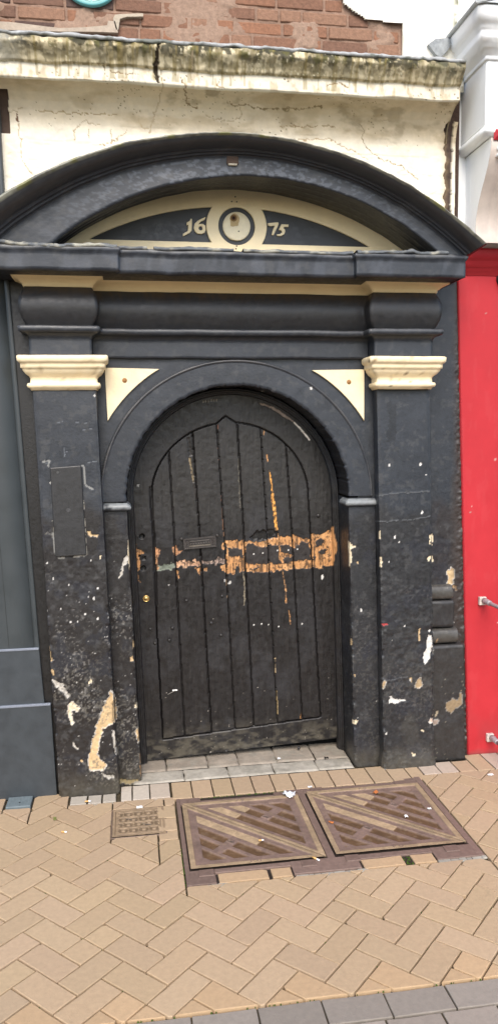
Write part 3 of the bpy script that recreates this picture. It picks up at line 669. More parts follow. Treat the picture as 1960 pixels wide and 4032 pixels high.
# ================================================================== THE DOOR
door = empty('arched_plank_door', 'arched black plank door with brass lock, letter plate and a scraped orange wood band', 'door', loc=(0, 0, 0))
DY = .205
zbot = lambda x: .014 + (x + .42) / .96 * .046
res = .0032
xs = np.arange(-.50, .60, res); tz = np.arange(0, 1.80, res)
Xu, T = np.meshgrid(xs, tz, indexing='ij'); Z = zbot(Xu) * (1 - ss(0, .3, T)) + T * 1.0 + .0 * T; Z = np.maximum(Z, zbot(Xu) * (1 - ss(0, .6, T)) + T * .98)
X = Xu.copy()
base = BROWN * .80 + CHAR * .08
tt = ss(1.05, 1.25, Z + .1 * (fbm(X, Z, 7, 3, 2) - .5))[..., None]
base = base * (1 - tt) + np.array([.022, .0205, .0195]) * tt
streak = fbm(X * 9, Z * .9, 16, 4, 301)[..., None]
c = Coat(X, Z, base * (.72 + .42 * streak), DY)
c.mix(ss(.55, .7, fbm(X * 1.3, Z, 6, 4, 303)) * .4, np.array([.030, .030, .033]))
c.mix(ss(.60, .74, fbm(X * 6, Z * .7, 20, 4, 305)) * .15, np.array([.05, .046, .04]))
def wl(p, y=DY): return W(p, y)
# plank joints as pairs of end points in the photograph
gro = [((666,1792),(686,2100),(728,2895)), ((758,1704),(786,2100),(833,2879)), ((854,1670),(884,2100),(927,2879)), ((934,1668),(960,2100),(1000,2860)), ((1027,1691),(1052,2081),(1093,2848)), ((1127,1757),(1150,2098),(1191,2836))]
dcx, dcz, dri = .006, 1.285, .371
inner = []
dist = np.full(X.shape, 1.); boards = np.zeros(X.shape, bool)
xl = lambda z: np.interp(z, [wl((642,2903))[1], wl((618,2480))[1], wl((608,2144))[1], wl((597,2000))[1]], [wl((642,2903))[0], wl((618,2480))[0], wl((608,2144))[0], wl((597,2000))[0]])
pR = [wl((1262,2824)), wl((1222,2098)), wl((1212,1936))]
xr = lambda z: np.interp(z, [pR[0][1], pR[1][1], pR[2][1]], [pR[0][0], pR[1][0], pR[2][0]])
zrail = lambda x: np.interp(x, [wl((654,2911))[0], wl((1262,2824))[0]], [wl((654,2911))[1], wl((1262,2824))[1]])
sp = 1.30; xlc, xrc = float(xl(sp)), float(xr(sp)); mcx = (xlc + xrc) / 2; ra = (xrc - xlc) / 2; rz = wl((884, 1664))[1] - sp
inarc = ((X - mcx) / ra) ** 2 + ((Z - sp) / rz) ** 2 < 1
boards = np.where(Z > sp, inarc, (X > xl(Z)) & (X < xr(Z)) & (Z > zrail(X)))
# the little pointed notch at the crown
ap = [wl(p) for p in kA((885, 418), (970, 345), (1075, 412))]
boards |= inpoly(X, Z, ap)
grv = np.zeros(X.shape)
for g in gro:
    q = [wl(p) for p in g]; gx = np.interp(Z, [p[1] for p in q[::-1]], [p[0] for p in q[::-1]])
    grv = np.maximum(grv, (np.abs(X - gx) < .0036) * boards * (Z < q[0][1] + .03))
b2 = boards.astype(float); ed = np.zeros(X.shape, bool)
for ax in (0, 1):
    d = np.diff(boards.astype(int), axis=ax) != 0
    if ax == 0: ed[:-1] |= d; ed[1:] |= d
    else: ed[:, :-1] |= d; ed[:, 1:] |= d
thick = (np.abs(X - xl(Z)) < .0065) & (Z < 1.36) & (Z > wl((620,2387))[1])
top_slack = ed | thick
c.d -= grv * .012
# orange scraped wood
def orange(pts, col=ORANGE, jit=.02): c.poly(pts, col, jit, -.0012, rim=None, vary=.7)
band = kE5((-10,330),(60,320),(130,315),(200,325),(260,345),(390,312),(500,280),(618,285),(640,262),(700,292),(760,300),(800,300),(812,260),(900,266),(960,235),(1000,210),(1012,330),(1016,575),(935,570),(918,602),(830,590),(640,605),(400,630),(170,635),(105,622),(100,560),(60,610),(60,650),(-20,640))
orange(band)
for P in (kE5((0,395),(130,392),(150,480),(0,485)), kE5((165,345),(260,365),(300,400),(400,372),(500,372),(520,350),(610,375),(660,390),(720,340),(800,330),(806,470),(820,510),(640,525),(520,548),(400,548),(300,560),(170,545)),
          kE5((860,330),(905,290),(940,320),(930,350),(880,390),(850,400)), kE5((895,400),(960,400),(958,450),(905,465)), kE5((820,470),(865,480),(860,512),(820,512)), kE5((225,590),(290,590),(280,612),(225,610))):
    c.poly(P, np.array([.026, .022, .021]), .026, 0, vary=.6)
for P in (kE5((265,345),(385,330),(385,355),(330,385),(285,365)), kE5((500,440),(600,450),(640,480),(560,500),(500,520))): orange(P, ORANGE * .8)
for P in (kE5((1005,185),(1035,190),(1045,330),(1046,470),(1030,575),(1012,570)),): orange(P)
orange(kE4((75,320),(100,430),(180,480),(188,500),(130,520),(155,620),(120,700),(132,830),(142,832),(118,700),(95,560)), ORANGE * .9)
orange(kE4((310,425),(370,470),(345,540),(345,620),(370,670),(340,692),(300,692),(306,560)), RUST * 1.4)
orange(kE4((495,430),(540,410),(560,470),(615,465),(580,495),(545,528),(505,510)), RUST * 1.3)
c.poly(kE4((345,635),(535,600),(535,668),(345,690)), np.array([.15, .17, .135]), .03, -.001, vary=1.2)
c.poly(kE4((540,600),(640,590),(800,575),(805,632),(640,650),(545,668)), np.array([.40, .23, .14]), .03, -.001, vary=1.2)
c.poly(kE4((820,575),(985,560),(1080,560),(1080,612),(980,606),(820,630)), np.array([.28, .2, .16]), .05, -.001, vary=1.3)
for P in (kE4((745,660),(810,655),(806,738)), kE4((1020,640),(1080,615),(1085,700),(1040,690)), kE4((1092,640),(1140,610),(1190,680),(1165,718),(1095,718)), kE4((545,690),(570,700),(572,780),(556,775)), kE4((845,660),(885,655),(880,695),(855,690)), kE4((1085,548),(1215,545),(1212,598),(1090,610)), kE4((1080,352),(1150,360),(1190,400),(1188,438),(1100,430),(1075,400)), kE4((1045,375),(1065,380),(1065,470),(1030,440))): orange(P, ORANGE, .012)
# long split down the sixth plank, charred hole
orange(kB((378,465),(392,468),(388,515),(380,510)), ORANGE, .004); orange(kB((402,695),(415,700),(428,765),(415,770)), ORANGE, .004)
orange(kB((430,840),(440,850),(462,960),(462,1020),(478,1080),(496,1200),(514,1420),(492,1420),(472,1250),(455,1150),(456,1050),(445,960)), np.array([.60, .28, .06]), .003)
c.poly(kE5((435,-2),(452,-2),(487,226),(463,226)), np.array([.60, .28, .06]), .003, -.002)
c.poly(kE5((210,300),(235,262),(268,230),(360,222),(455,216),(462,290),(395,305),(240,328)), np.array([.006, .005, .0045]), .03, -.008, vary=1.5)
c.poly(kE5((460,228),(490,228),(494,298),(466,298)), np.array([.004, .003, .003]), .002, -.01)
orange(kE5((490,245),(500,300),(520,500),(545,530),(528,545),(510,520),(496,400)), ORANGE, .008)
c.line(kE5((530,612),(545,700),(560,780),(572,830)), .0022, ORANGE * .8); c.poly(kE5((568,890),(578,895),(580,942),(560,942)), ORANGE, .004)
c.line(k8((183,0),(186,60)), .0022, ORANGE); c.poly(k8((184,60),(193,80),(188,100),(182,96)), ORANGE, .003); c.line(k8((202,132),(210,205)), .0025, ORANGE * .8)
c.line(k8((139,540),(146,700)), .004, np.array([.3, .22, .11])); c.poly(k8((262,650),(270,655),(270,685),(256,685)), ORANGE * .9, .004)
c.line(k8((132,370),(135,460)), .002, np.array([.4, .3, .18])); c.line(kE4((1040,0),(1055,200),(1068,350)), .0028, np.array([.26, .12, .07]))
c.line(kA((890,430),(905,700),(925,1000),(950,1400)), .0030, np.array([.28, .13, .085])); c.line(kE4((1085,640),(1095,900),(1110,1100)), .002, np.array([.3, .2, .12]))
c.line(kA((1098,760),(1105,1000),(1120,1250)), .0020, np.array([.10, .09, .07]), .010); c.line(kE5((145,320),(155,560)), .0045, ORANGE); c.line(kE5((152,640),(158,770),(160,960)), .0024, np.array([.20, .17, .12]), .014)
c.line(kA((615,755),(640,880),(655,1000)), .0045, np.array([.22, .17, .10]), .002, -.003); c.line(kA((600,560),(635,740)), .006, np.array([.02, .017, .015]), .01, -.003)
c.line(kA((655,1000),(690,1200)), .0025, np.array([.02, .015, .012]))
for p in ((1232,2040),): pass
for p in ((247,453),(337,445),(480,422),(588,416),(677,405)): c.dot(kE5(p)[0], .0038, WHITE, .002)
for p in ((25,204),(63,200),(98,203),(150,215),(267,201)): c.dot(k8(p)[0], .0034, WHITE, .002)
c.dot(kE5((921,682))[0], .006, WHITE, .003, asp=2.3); c.poly(k8((362,972),(370,972),(372,1000),(364,1000)), WHITE, .003)
c.poly(kE4((1112,800),(1140,795),(1130,840),(1110,838)), WHITE * .7, .01); c.poly(kE4((1065,780),(1080,785),(1078,815),(1062,805)), WHITE * .6, .01)
c.poly(kE4((455,838),(470,838),(468,855),(455,852)), WHITE * .6, .006); c.poly(k5((688,520),(700,520),(698,532),(690,530)), WHITE * .5, .006)
# light through the gap at the door head, painted as pale slivers
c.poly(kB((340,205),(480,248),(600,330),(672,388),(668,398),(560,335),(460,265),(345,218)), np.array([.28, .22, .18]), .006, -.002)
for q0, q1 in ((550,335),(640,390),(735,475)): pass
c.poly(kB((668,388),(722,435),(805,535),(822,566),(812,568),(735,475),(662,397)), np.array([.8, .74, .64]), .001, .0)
for a in range(6): c.poly(kA((745 + a * 26, 192 - a * 3), (760 + a * 26, 190 - a * 3), (762 + a * 26, 214 - a * 3), (748 + a * 26, 217 - a * 3)), np.array([.16, .14, .11]), .004, -.001)
# mud and wear along the foot
c.mix(ss(.22, .05, Z) * ss(.35, .7, fbm(X * 1.5, Z * 3, 18, 4, 330)) * .5, np.array([.13, .115, .085]))
c.specks(110, .03, np.array([.20, .18, .15]), ss(.4, .05, Z), 333, r=.25); c.specks(50, .008, np.array([.40, .36, .3]), ss(.9, .3, Z), 343, r=.15)
om = (c.c[..., 0] > .16) & (c.c[..., 0] > 1.7 * c.c[..., 2])
gr = fbm(X * 9, Z * .55, 26, 4, 351)[..., None]; c.c = np.where(om[..., None], c.c * (.62 + .8 * gr) + np.array([.06, .05, .03]) * ss(.5, .7, fbm(X, Z, 30, 3, 353))[..., None], c.c)
fl = om & ((fbm(X * 1.6, Z, 75, 3, 355) > .62) | (fbm(X * 7, Z * .5, 30, 3, 357) > .66)); c.c[fl] = c.c[fl] * .25 + np.array([.012, .010, .009])
# joint lines are dark and deep
deep = (grv > 0) | top_slack; c.c[deep] = np.array([.008, .007, .007]) ; c.d[deep] = -.012
# lock holes
for p, r in ((kE4((165,312))[0], .0115), (kE4((180,662))[0], .0115)):
    x0, z0 = wl(p); m = np.hypot(X - x0, Z - z0) < r; c.c[m] = .004; c.d[m] = -.018
for P in (kE4((133,515),(145,515),(150,580),(138,580)), kE4((170,530),(205,530),(205,570),(172,568))): c.poly(P, np.array([.01, .008, .007]), .002, -.01)
relief = (fbm(X * 5, Z * .6, 22, 4, 311) - .5) * .0016 + (fbm(X, Z, 50, 3, 315) - .5) * .0014
gi = np.zeros(X.shape)
for i, g in enumerate(gro):
    q = [wl(p) for p in g]; gx = np.interp(Z, [p[1] for p in q[::-1]], [p[0] for p in q[::-1]]); gi += (X > gx)
pl_off = (_h(gi, gi * 0, 77) - .5) * .007 * boards
Yd = DY - (c.d + relief + pl_off) + np.where(boards, .0035, 0)
P = np.stack([X, Yd, Z], -1)
bq = boards[:-1, :-1]
gridmesh('planks', P, M_door, door, c.c, mask=bq)
db = gridmesh('border_frame', P, M_door, door, c.c, mask=~bq & (np.hypot(X - AXc - lean(Z), Z - AZc)[:-1, :-1] < .505) | (~bq & (Z[:-1, :-1] < AZc)))
for k in (0, ):
    mb = MB(); mb.box(-.50, .60, DY + .022, DY + .04, .06, 1.84, (.008, .008, .008)); mb.build('door_back', M_dark, door)
# door frame ring + posts (moulded)
fr = [(.512, .186), (.507, .178), (.503, .176), (.500, .181), (.497, .177), (.493, .177), (.490, .184), (.487, .186), (.485, .183), (.481, .187), (.478, .200), (.476, .215)]
def frame_side(sg, name='door_frame'):
    rows = []
    for z in np.arange(-.005, AZc, .012): rows.append((z, None))
    P = np.zeros((len(fr), len(rows), 3))
    for i, (r, y) in enumerate(fr):
        for j, (z, _) in enumerate(rows): P[i, j] = (AXc + sg * r + float(lean(z)), y, z)
    return P
a = np.linspace(math.pi, 0, 260); P2 = np.zeros((len(fr), len(a), 3))
for i, (r, y) in enumerate(fr):
    P2[i, :, 0] = AXc + r * np.cos(a) + lean(AZc + r * np.sin(a)); P2[i, :, 1] = y; P2[i, :, 2] = AZc + r * np.sin(a)
PL = frame_side(-1); PR_ = frame_side(1)[:, ::-1]
Pf = np.concatenate([PL, P2, PR_], 1); c = black(Pf[..., 0] + Pf[..., 1], Pf[..., 2], 71, 0., 1.35); c.y = .18
c.mix(np.full(c.X.shape, .5), np.array([.017, .016, .0155]))
c.X = Pf[..., 0]; c.poly(kE5((1005,185),(1038,190),(1048,320),(1062,350),(1068,420),(1045,470),(1030,575),(1010,572)), ORANGE, .01, 0, vary=.6); c.poly(k7((765,885),(795,890),(790,905),(765,905)), ORANGE * .8, .01)
df = empty('door_frame', 'black painted timber door frame set inside the stone arch', 'door frame')
gridmesh('frame_moulding', Pf, M_door, df, c.c)
# hardware
def wtilt(pts, y): return pts
lp = empty('t', 't', 't'); bpy.data.objects.remove(lp)
q = [wl(p, DY - .006) for p in (k5((922, 795))[0], k5((1084, 778))[0], k5((1088, 833))[0], k5((925, 848))[0])]
q = [np.array(p) for p in q]
def quadpt(u, v): return (q[0] * (1 - u) * (1 - v) + q[1] * u * (1 - v) + q[2] * u * v + q[3] * (1 - u) * v)
def qbox(mb, u0, u1, v0, v1, yf, yb, cc):
    A = [quadpt(u0, v0), quadpt(u1, v0), quadpt(u1, v1), quadpt(u0, v1)]; e = .0012
    V = [(p[0], yb, p[1]) for p in A] + [(p[0], yf + e, p[1]) for p in A]; cen = sum(A) / 4
    V += [(p[0] + (cen[0] - p[0]) * .04, yf, p[1] + (cen[1] - p[1]) * .08) for p in A]
    Fc = [(i, (i + 1) % 4, 4 + (i + 1) % 4, 4 + i) for i in range(4)] + [(4 + i, 4 + (i + 1) % 4, 8 + (i + 1) % 4, 8 + i) for i in range(4)] + [(8, 9, 10, 11)]
    mb.add(V, Fc, cc)
mb = MB(); PC = (.040, .034, .031); y0 = DY - .004
qbox(mb, 0, 1, 0, 1, y0 - .004, y0 + .004, PC)
for u0, u1, v0, v1 in ((0,1,0,.14),(0,1,.86,1),(0,.04,.14,.86),(.96,1,.14,.86)): qbox(mb, u0, u1, v0, v1, y0 - .009, y0, PC)
for t in np.linspace(.06, .94, 15): 
    p = quadpt(t, .92); mb.tube([(p[0], y0 - .008, p[1]), (p[0], y0 - .0105, p[1])], .0022, 6, (.09, .08, .07))
for u in (.10, .90):
    for v in (.3, .5, .7): 
        p = quadpt(u, v); mb.tube([(p[0], y0 - .002, p[1]), (p[0], y0 - .008, p[1])], [.006, .003], 8, PC)
o = mb.build('letter_plate', M_blackm, door)
mb = MB(); qbox(mb, .17, .83, .26, .66, y0 - .0055, y0 - .002, (.035, .031, .029))
qbox(mb, .19, .81, .26, .34, y0 - .011, y0 - .004, (.07, .062, .055))
for t in np.linspace(.22, .78, 8):
    p = quadpt(t, .53); mb.tube([(p[0], y0 - .003, p[1]), (p[0], y0 - .010, p[1])], [.0055, .003], 7, (.08, .07, .062))
qbox(mb, .17, .83, .68, .82, y0 - .008, y0 - .003, (.11, .095, .075))
mb.build('letter_flap', M_blackm, o)
for p in (kE4((598, 340))[0], kE4((988, 302))[0]):
    mb = MB(); x, z = wl(p); mb.tube([(x, DY, z), (x, DY - .006, z), (x, DY - .009, z)], [.007, .007, .003], 10, PC); mb.build('plate_screw', M_blackm, o)
x, z = wl(k5((736, 1096))[0], DY - .01)
lk = lathe_y('lock_cylinder', [(.0165, DY), (.0165, DY - .007), (.0150, DY - .010), (.0120, DY - .0105), (.0115, DY - .008), (.0105, DY - .008), (.0100, DY - .0105), (.001, DY - .0105)], x, z, M_brass, door, 28)
mb = MB(); mb.box(x - .0012, x + .0012, DY - .0112, DY - .009, z - .005, z + .002); mb.tube([(x, DY - .009, z - .002), (x, DY - .0113, z - .002)], .0024, 8); mb.build('keyhole', M_dark, lk)
for kf, p in ((k7,(938,83)),(k7,(1117,60)),(k7,(1063,196)),(k7,(1112,257)),(k7,(868,221)),(k7,(757,226)),(k7,(852,282)),(k7,(781,298)),(k6,(348,677)),(k8,(250,824)),(k7,(1138,840))):
    x, z = wl(kf(p)[0]); r = .0085 if p != (348,677) else .011
    lathe_y('door_stud', [(.0004, DY - r * .75), (r * .5, DY - r * .66), (r * .85, DY - r * .36), (r, DY + .001)], x, z, M_door, door, 12, (.025, .023, .022))
mb = MB(); x, z = wl(k7((880, 533))[0])
mb.tube([(x - .034, DY - .004, z - .018), (x - .012, DY - .008, z - .006), (x + .004, DY - .006, z + .002)], .0012, 5, (.3, .28, .25)); mb.box(x - .012, x + .012, DY - .007, DY - .002, z - .003, z + .004, (.75, .73, .7), .001); mb.build('stuck_twig', M_ston, door)

# ================================================================== UPPER WALL (cream render + cornice)
uw = empty('rendered_upper_wall', 'cream rendered wall with stained projecting cornice above the arched hood', 'wall')
# profile points (y, z) from the bottom to the top of the cornice
wp = [(0, 2.30), (0, 2.905), (-.004, 2.93), (-.012, 2.955), (-.030, 2.985), (-.055, 3.008), (-.085, 3.022), (-.118, 3.028), (-.128, 3.028), (-.134, 3.032), (-.134, 3.083), (-.138, 3.087), (-.148, 3.09), (-.156, 3.104), (-.170, 3.120), (-.184, 3.134), (-.190, 3.142), (-.190, 3.162), (-.184, 3.168), (-.10, 3.178), (.02, 3.186)]
pr_ = []
for (a0, b0), (a1, b1) in zip(wp[:-1], wp[1:]):
    k = max(1, int(math.hypot(a1 - a0, b1 - b0) / .0036)); pr_ += [(a0 + (a1 - a0) * j / k, b0 + (b1 - b0) * j / k) for j in range(k)]
pr_.append(wp[-1]); pr_ = np.array(pr_); S = np.r_[0, np.cumsum(np.hypot(*np.diff(pr_, axis=0).T))]
xs = np.arange(-1.03, 1.036, .0036)
X = xs[None, :] + np.zeros((len(pr_), 1)); Yv = pr_[:, 0][:, None] + 0 * X; Z = pr_[:, 1][:, None] + 0 * X; V_ = S[:, None] + 0 * X
inc = V_ > S[-1] - .4
c = Coat(X, V_ + 2.3, np.array([.80, .745, .62]))
c.c *= (.90 + .16 * fbm(X, V_, 4, 4, 401))[..., None]
# stone block courses ghosting through the render
for zj in (2.52, 2.60, 2.68, 2.76, 2.84): c.mix(((np.abs(Z - zj + .004 * (fbm(X, V_, 9, 2, 4) - .5)) < .0035) & (Yv > -.001)) * .30 * ss(.4, .6, fbm(X, Z, 5, 3, 402)), np.array([.42, .33, .2]))
cove = ss(2.86, 2.95, Z) * (Yv > -.12)
n1 = fbm(X * .5, V_ * 1.6, 6, 4, 404)
c.mix(cove * (.35 + .4 * n1), np.array([.50, .37, .20]))  # beige under the cornice: dirt plus shade put into the colour
c.mix(cove * ss(.55, .72, fbm(X, V_ * 1.5, 12, 5, 406)) * ss(-.6, -.2, X) * .5, np.array([.20, .15, .08]))
c.mix(cove * ss(.5, .66, fbm(X, V_ * 2, 5, 5, 471)) * .40, np.array([.34, .25, .13])); c.mix(ss(.55, .75, fbm(X, V_, 3, 5, 472)) * .25, np.array([.50, .40, .25]))
c.specks(120, .12, np.array([.16, .12, .06]), cove * ss(.5, .7, fbm(X, V_, 5, 3, 409)), 408)
# fascia below, dirty moulding above
fa = ((Z > 3.028) & (Z < 3.086) & (Yv < -.12)).astype(float)
c.mix(fa * .6, np.array([.74, .68, .54])); c.mix(fa * ss(.55, .7, fbm(X * 2.5, V_, 22, 4, 411)) * .5, np.array([.45, .33, .17]))
c.specks(80, .16, np.array([.20, .16, .10]), fa * ss(.5, .62, fbm(X, V_, 9, 3, 413)), 414)
mo = ((Z >= 3.084) & (Yv < -.12)).astype(float)
st = fbm(X * 5, V_ * 1.2, 14, 4, 421)
c.mix(mo * .6, np.array([.58, .47, .24]))
c.mix(mo * ss(.46, .62, st) * .55, np.array([.22, .17, .075]))
c.mix(mo * ss(.52, .58, fbm(X * 1.3, V_ * .8, 42, 4, 423)) * .55, np.array([.12, .10, .05]))
up = ss(3.095, 3.15, Z)
c.mix(mo * up * ss(.48, .56, fbm(X * 1.2, V_ * 1.4, 26, 5, 425)) * .9, np.array([.035, .035, .022]))
c.mix(mo * up * ss(.60, .66, fbm(X * 1.5, V_, 33, 4, 427)) * .6, np.array([.14, .13, .04]))
c.specks(75, .20, np.array([.66, .6, .42]), mo * ss(.5, .6, fbm(X, V_, 11, 3, 428)), 429)
dr = ss(.60, .68, fbm(X * 8, V_ * .4, 10, 3, 430)) * ((Z > 3.04) & (Yv < -.12)) * .55; c.mix(dr, np.array([.26, .20, .07]))
tp = ((Z > 3.164)).astype(float); c.mix(tp * .8, np.array([.33, .34, .33])); c.mix(tp * ss(.5, .6, fbm(X, V_, 26, 3, 433)) * .7, np.array([.10, .11, .09]))
c.mix(ss(-.78, -.95, X) * mo * .6, np.array([.6, .58, .5])); c.mix(ss(.72, .9, X) * mo * up * .5, np.array([.12, .12, .08]))
# the open joint through the cornice, and cracks
def crk(p, y=0., r=.0028, col=(.44, .35, .23), dep=-.0015):
    r = max(r * .62, .0019)
    P = [W(a, y) for a in p]
    P = [(x, z) for x, z in P]
    ok = c.y; Zs = c.Z; c.Z = Z; c.line(P, r, np.array(col), .020, dep, w=True); c.Z = Zs
crk(k1((800,205),(798,260),(790,300),(785,350),(795,410)), -.14, .012, (.06, .045, .03), -.010)
crk(k1((795,415),(812,490),(805,530),(775,580),(770,620),(750,670)), 0, .0035)
crk(k1((700,600),(712,640),(750,655))); crk(k1((370,710),(380,660),(400,620),(435,605),(455,625),(510,628))); crk(k1((440,640),(452,700)), r=.0018); crk(k1((560,650),(568,712)), r=.0018)
crk(k1((1205,560),(1215,590),(1180,610),(1080,605),(1040,590))); crk(k1((100,560),(90,600),(105,700),(110,800),(160,880)), r=.0035); crk(k1((30,555),(90,570),(120,540)), r=.002); crk(k1((200,568),(590,585)), r=.0015, col=(.35, .26, .14))
crk(k2((550,630),(575,660),(570,700),(600,750),(660,800),(760,830),(850,900)), r=.003, col=(.3, .24, .15)); crk(k2((0,560),(180,570),(350,565)), r=.0022, col=(.25, .19, .1)); crk(k2((630,618),(720,620)), r=.002); crk(k2((150,640),(230,640),(430,640)), r=.0022, col=(.3, .22, .12))
crk(k2((60,700),(200,705),(400,700),(480,740),(600,800)), r=.0028, col=(.42, .32, .2)); crk(k2((350,500),(370,480),(420,480),(465,500)), -.02, .003, (.3, .22, .12)); crk(k1((640,660),(560,720),(500,735)), r=.003, col=(.4, .3, .18))
crk(k1((900,470),(920,500),(935,540),(990,560)), r=.0022, col=(.24, .17, .09)); crk(k1((1150,550),(1250,556)), r=.002, col=(.24, .17, .09)); crk(k1((690,420),(650,425),(560,410)), -.05, .002, (.24, .17, .09))
crk(k1((960,290),(965,350),(960,400)), -.14, .0025); crk(k1((530,370),(528,330),(490,330)), -.14, .0018, (.3, .24, .14)); crk(k1((1110,400),(1090,430),(1130,445)), -.13, .004, (.3, .22, .12))
crk(k1((90,575),(96,590),(92,612),(84,600)), 0, .007, (.16, .09, .055))
# broken right edge of the render, brick showing in the gap
gapx = .968 + .036 * fbm(Z, Z * 0, 24, 4, 440) + .06 * ss(2.60, 2.55, Z) + .03 * ss(2.97, 3.0, Z)
gm = (X > gapx) & (X < 1.012 + .012 * fbm(Z, Z * 0, 30, 3, 441)) & (Yv > -.05) & (Z < 3.01); c.c[gm] = np.array([.05, .035, .028]) * (.6 + 1.4 * fbm(X, Z, 50, 3, 8))[gm][:, None]; c.d[gm] = -.016
c.mix(ss(.03, 0, np.abs(X - gapx)) * (Yv > -.01) * (Z < 3.0) * .35, np.array([.40, .30, .18]))
gl = (X < -.915 - .01 * fbm(Z, Z * 0, 20, 2, 3)) & (Z > 2.86) & (Z < 3.02) & (Yv > -.06); c.c[gl] = np.array([.09, .06, .045]); c.d[gl] = -.015
ny = np.gradient(pr_, axis=0); nn = np.stack([-ny[:, 1], ny[:, 0]], -1); nn /= np.linalg.norm(nn, axis=1)[:, None] + 1e-9
rel = c.d + (fbm(X, V_, 4, 4, 451) - .5) * .010 + (fbm(X, V_, 22, 4, 453) - .5) * .006 + mo * (fbm(X, V_, 45, 3, 455) - .5) * .007
blk_l = ss(.56, .66, fbm(X * .8, Z * 1.5, 14, 3, 461)) * (Yv > -.001) * .002; rel -= blk_l
P = np.stack([X, Yv + nn[:, 0][:, None] * rel, Z + nn[:, 1][:, None] * rel], -1)
P[..., 2] += (Yv < -.12) * (fbm(X, X * 0, 7, 3, 463) - .5) * .012
keep = ((X < .99) | ((Yv > -.03) & (Z < 3.0)))[:-1, :-1] & ~((np.hypot(X - I1[0], Z - I1[1]) < 1.40) & (Yv > -.01))[:-1, :-1]
gridmesh('render_and_cornice', P, M_creamv, uw, c.c, flip=True, mask=keep)
mb = MB(); e = [(.99, float(y), float(z)) for y, z in pr_[pr_[:, 1] > 2.9][::2]] + [(.99, .03, 3.186), (.99, .03, 2.9)]
mb.add(e, [tuple(range(len(e)))], (.5, .42, .28)); mb.build('cornice_end', M_creamv, uw); mb = MB(); mb.add([(x - 2.02, y, z) for x, y, z in e], [tuple(range(len(e)))], (.5, .42, .28)); mb.build('cornice_end', M_creamv, uw)
mb = MB(); mb.box(.96, 1.06, .022, .05, 2.30, 3.16, (.075, .05, .04))

mb.build('exposed_brick_edge', M_brick, uw)
leadstrip('cornice_flashing', -1.03, .99, -.188, 3.168, .012, 471, uw, .0, ((.36, .37, .37), (.14, .15, .13)))

# ================================================================== BRICK WALL above
bw = empty('brick_upper_wall', 'old red brick wall above the cornice with a patch of cream render at its right', 'wall')
mb = MB(); ch = .0562; xe = lambda z: np.interp(z, [3.0, 3.395, 3.40, 3.46, 3.6, 4.2], [.765, .765, .62, .50, .48, .48])
row = 0; z = 3.145
while z < 4.0:
    x = -1.6 + random.uniform(0, .15); hdr = row % 2
    while x < xe(z + .03):
        Lb = random.choice((.205, .205, .095)) + random.uniform(-.008, .008); x1 = min(x + Lb, float(xe(z + .03)))
        if x1 - x > .03:
            t = random.random(); cc = np.array([.27, .135, .082]) * (1 - t) + np.array([.165, .095, .068]) * t
            if random.random() < .14: cc = np.array([.10, .065, .055])
            if random.random() < .10: cc = np.array([.26, .15, .10])
            j = random.uniform(-.001, .004)
            mb.box(x + .004, x1 - .004, j, .05, z + .004 + random.uniform(0, .002), z + ch - .004, tuple(cc), .0035)
        x = x1 + .002
    row += 1; z += ch
mb.build('bricks', M_brick, bw)
xs = np.arange(-1.6, .80, .012); zs = np.arange(3.10, 4.0, .006); X, Z = np.meshgrid(xs, zs, indexing='ij')
Cm = np.array([.255, .165, .12]) * (.75 + .5 * fbm(X, Z, 14, 3, 501))[..., None]
sm = ss(.58, .68, fbm(X, Z * 1.3, 6, 4, 503)); sm2 = ss(.3, .1, np.hypot(X + .12, (Z - 3.33)) + .12 * fbm(X, Z, 9, 3, 3)); sm = np.maximum(sm, sm2)
Y_ = .0065 + (fbm(X, Z, 40, 3, 505) - .5) * .006 - sm * .0070
t = sm[..., None]; Cm = Cm * (1 - t) + np.array([.30, .205, .15]) * t
gridmesh('mortar', np.stack([X, Y_, Z], -1), M_brick, bw, Cm)
# grey cement fillet over the cornice, left
def fillet(pts, name, colr):
    mb = MB(); q = [W(p, -.012) for p in pts]; n = len(q)
    mb.add([(x, -.014, z) for x, z in q] + [(x, .01, z) for x, z in q], [tuple(range(n))] + [(i, (i + 1) % n, n + (i + 1) % n, n + i) for i in range(n)], colr); return mb.build(name, M_ston, bw)
fillet(k1((-80,104),(60,112),(240,135),(310,142),(430,138),(540,128),(545,105),(580,108),(595,165),(450,160),(320,160),(0,150),(-80,145)), 'cement_fillet', (.40, .33, .26))
fillet(k1((570,95),(580,75),(600,72),(720,68),(722,84),(640,85),(605,95),(596,150),(585,150)), 'cement_fillet', (.42, .36, .28))
# render patch right of the bricks
xs = np.arange(.45, 1.075, .006); zs = np.arange(3.12, 4.0, .006); X, Z = np.meshgrid(xs, zs, indexing='ij')
edge = np.interp(Z, [3.0, 3.39, 3.395, 3.40, 3.46, 3.6, 4.2], [.772, .772, .70, .60, .50, .48, .48]) + .012 * (fbm(X, Z, 25, 3, 511) - .5)
red = 1.028 + .02 * (fbm(Z, Z * 0, 18, 3, 513) - .5) + .03 * ss(3.35, 3.2, Z)
c = Coat(X, Z, np.array([.88, .85, .76])); c.c *= (.93 + .1 * fbm(X, Z, 6, 3, 514))[..., None]
c.mix(ss(3.26, 3.17, Z) * .5 * fbm(X, Z, 12, 3, 515), np.array([.45, .36, .2])); c.mix(ss(.014, 0, X - edge) * .7, np.array([.25, .2, .13])); c.mix(ss(.03, 0, red - X) * ss(.35, .6, fbm(X, Z, 40, 3, 516)), np.array([.20, .20, .13]))
gridmesh('render_patch', np.stack([X, -.014 + (fbm(X, Z, 6, 3, 517) - .5) * .006 + (1 - ss(0, .008, X - edge)) * .01, Z], -1), M_creamv, bw, c.c, mask=((X > edge) & (X < red))[:-1, :-1])
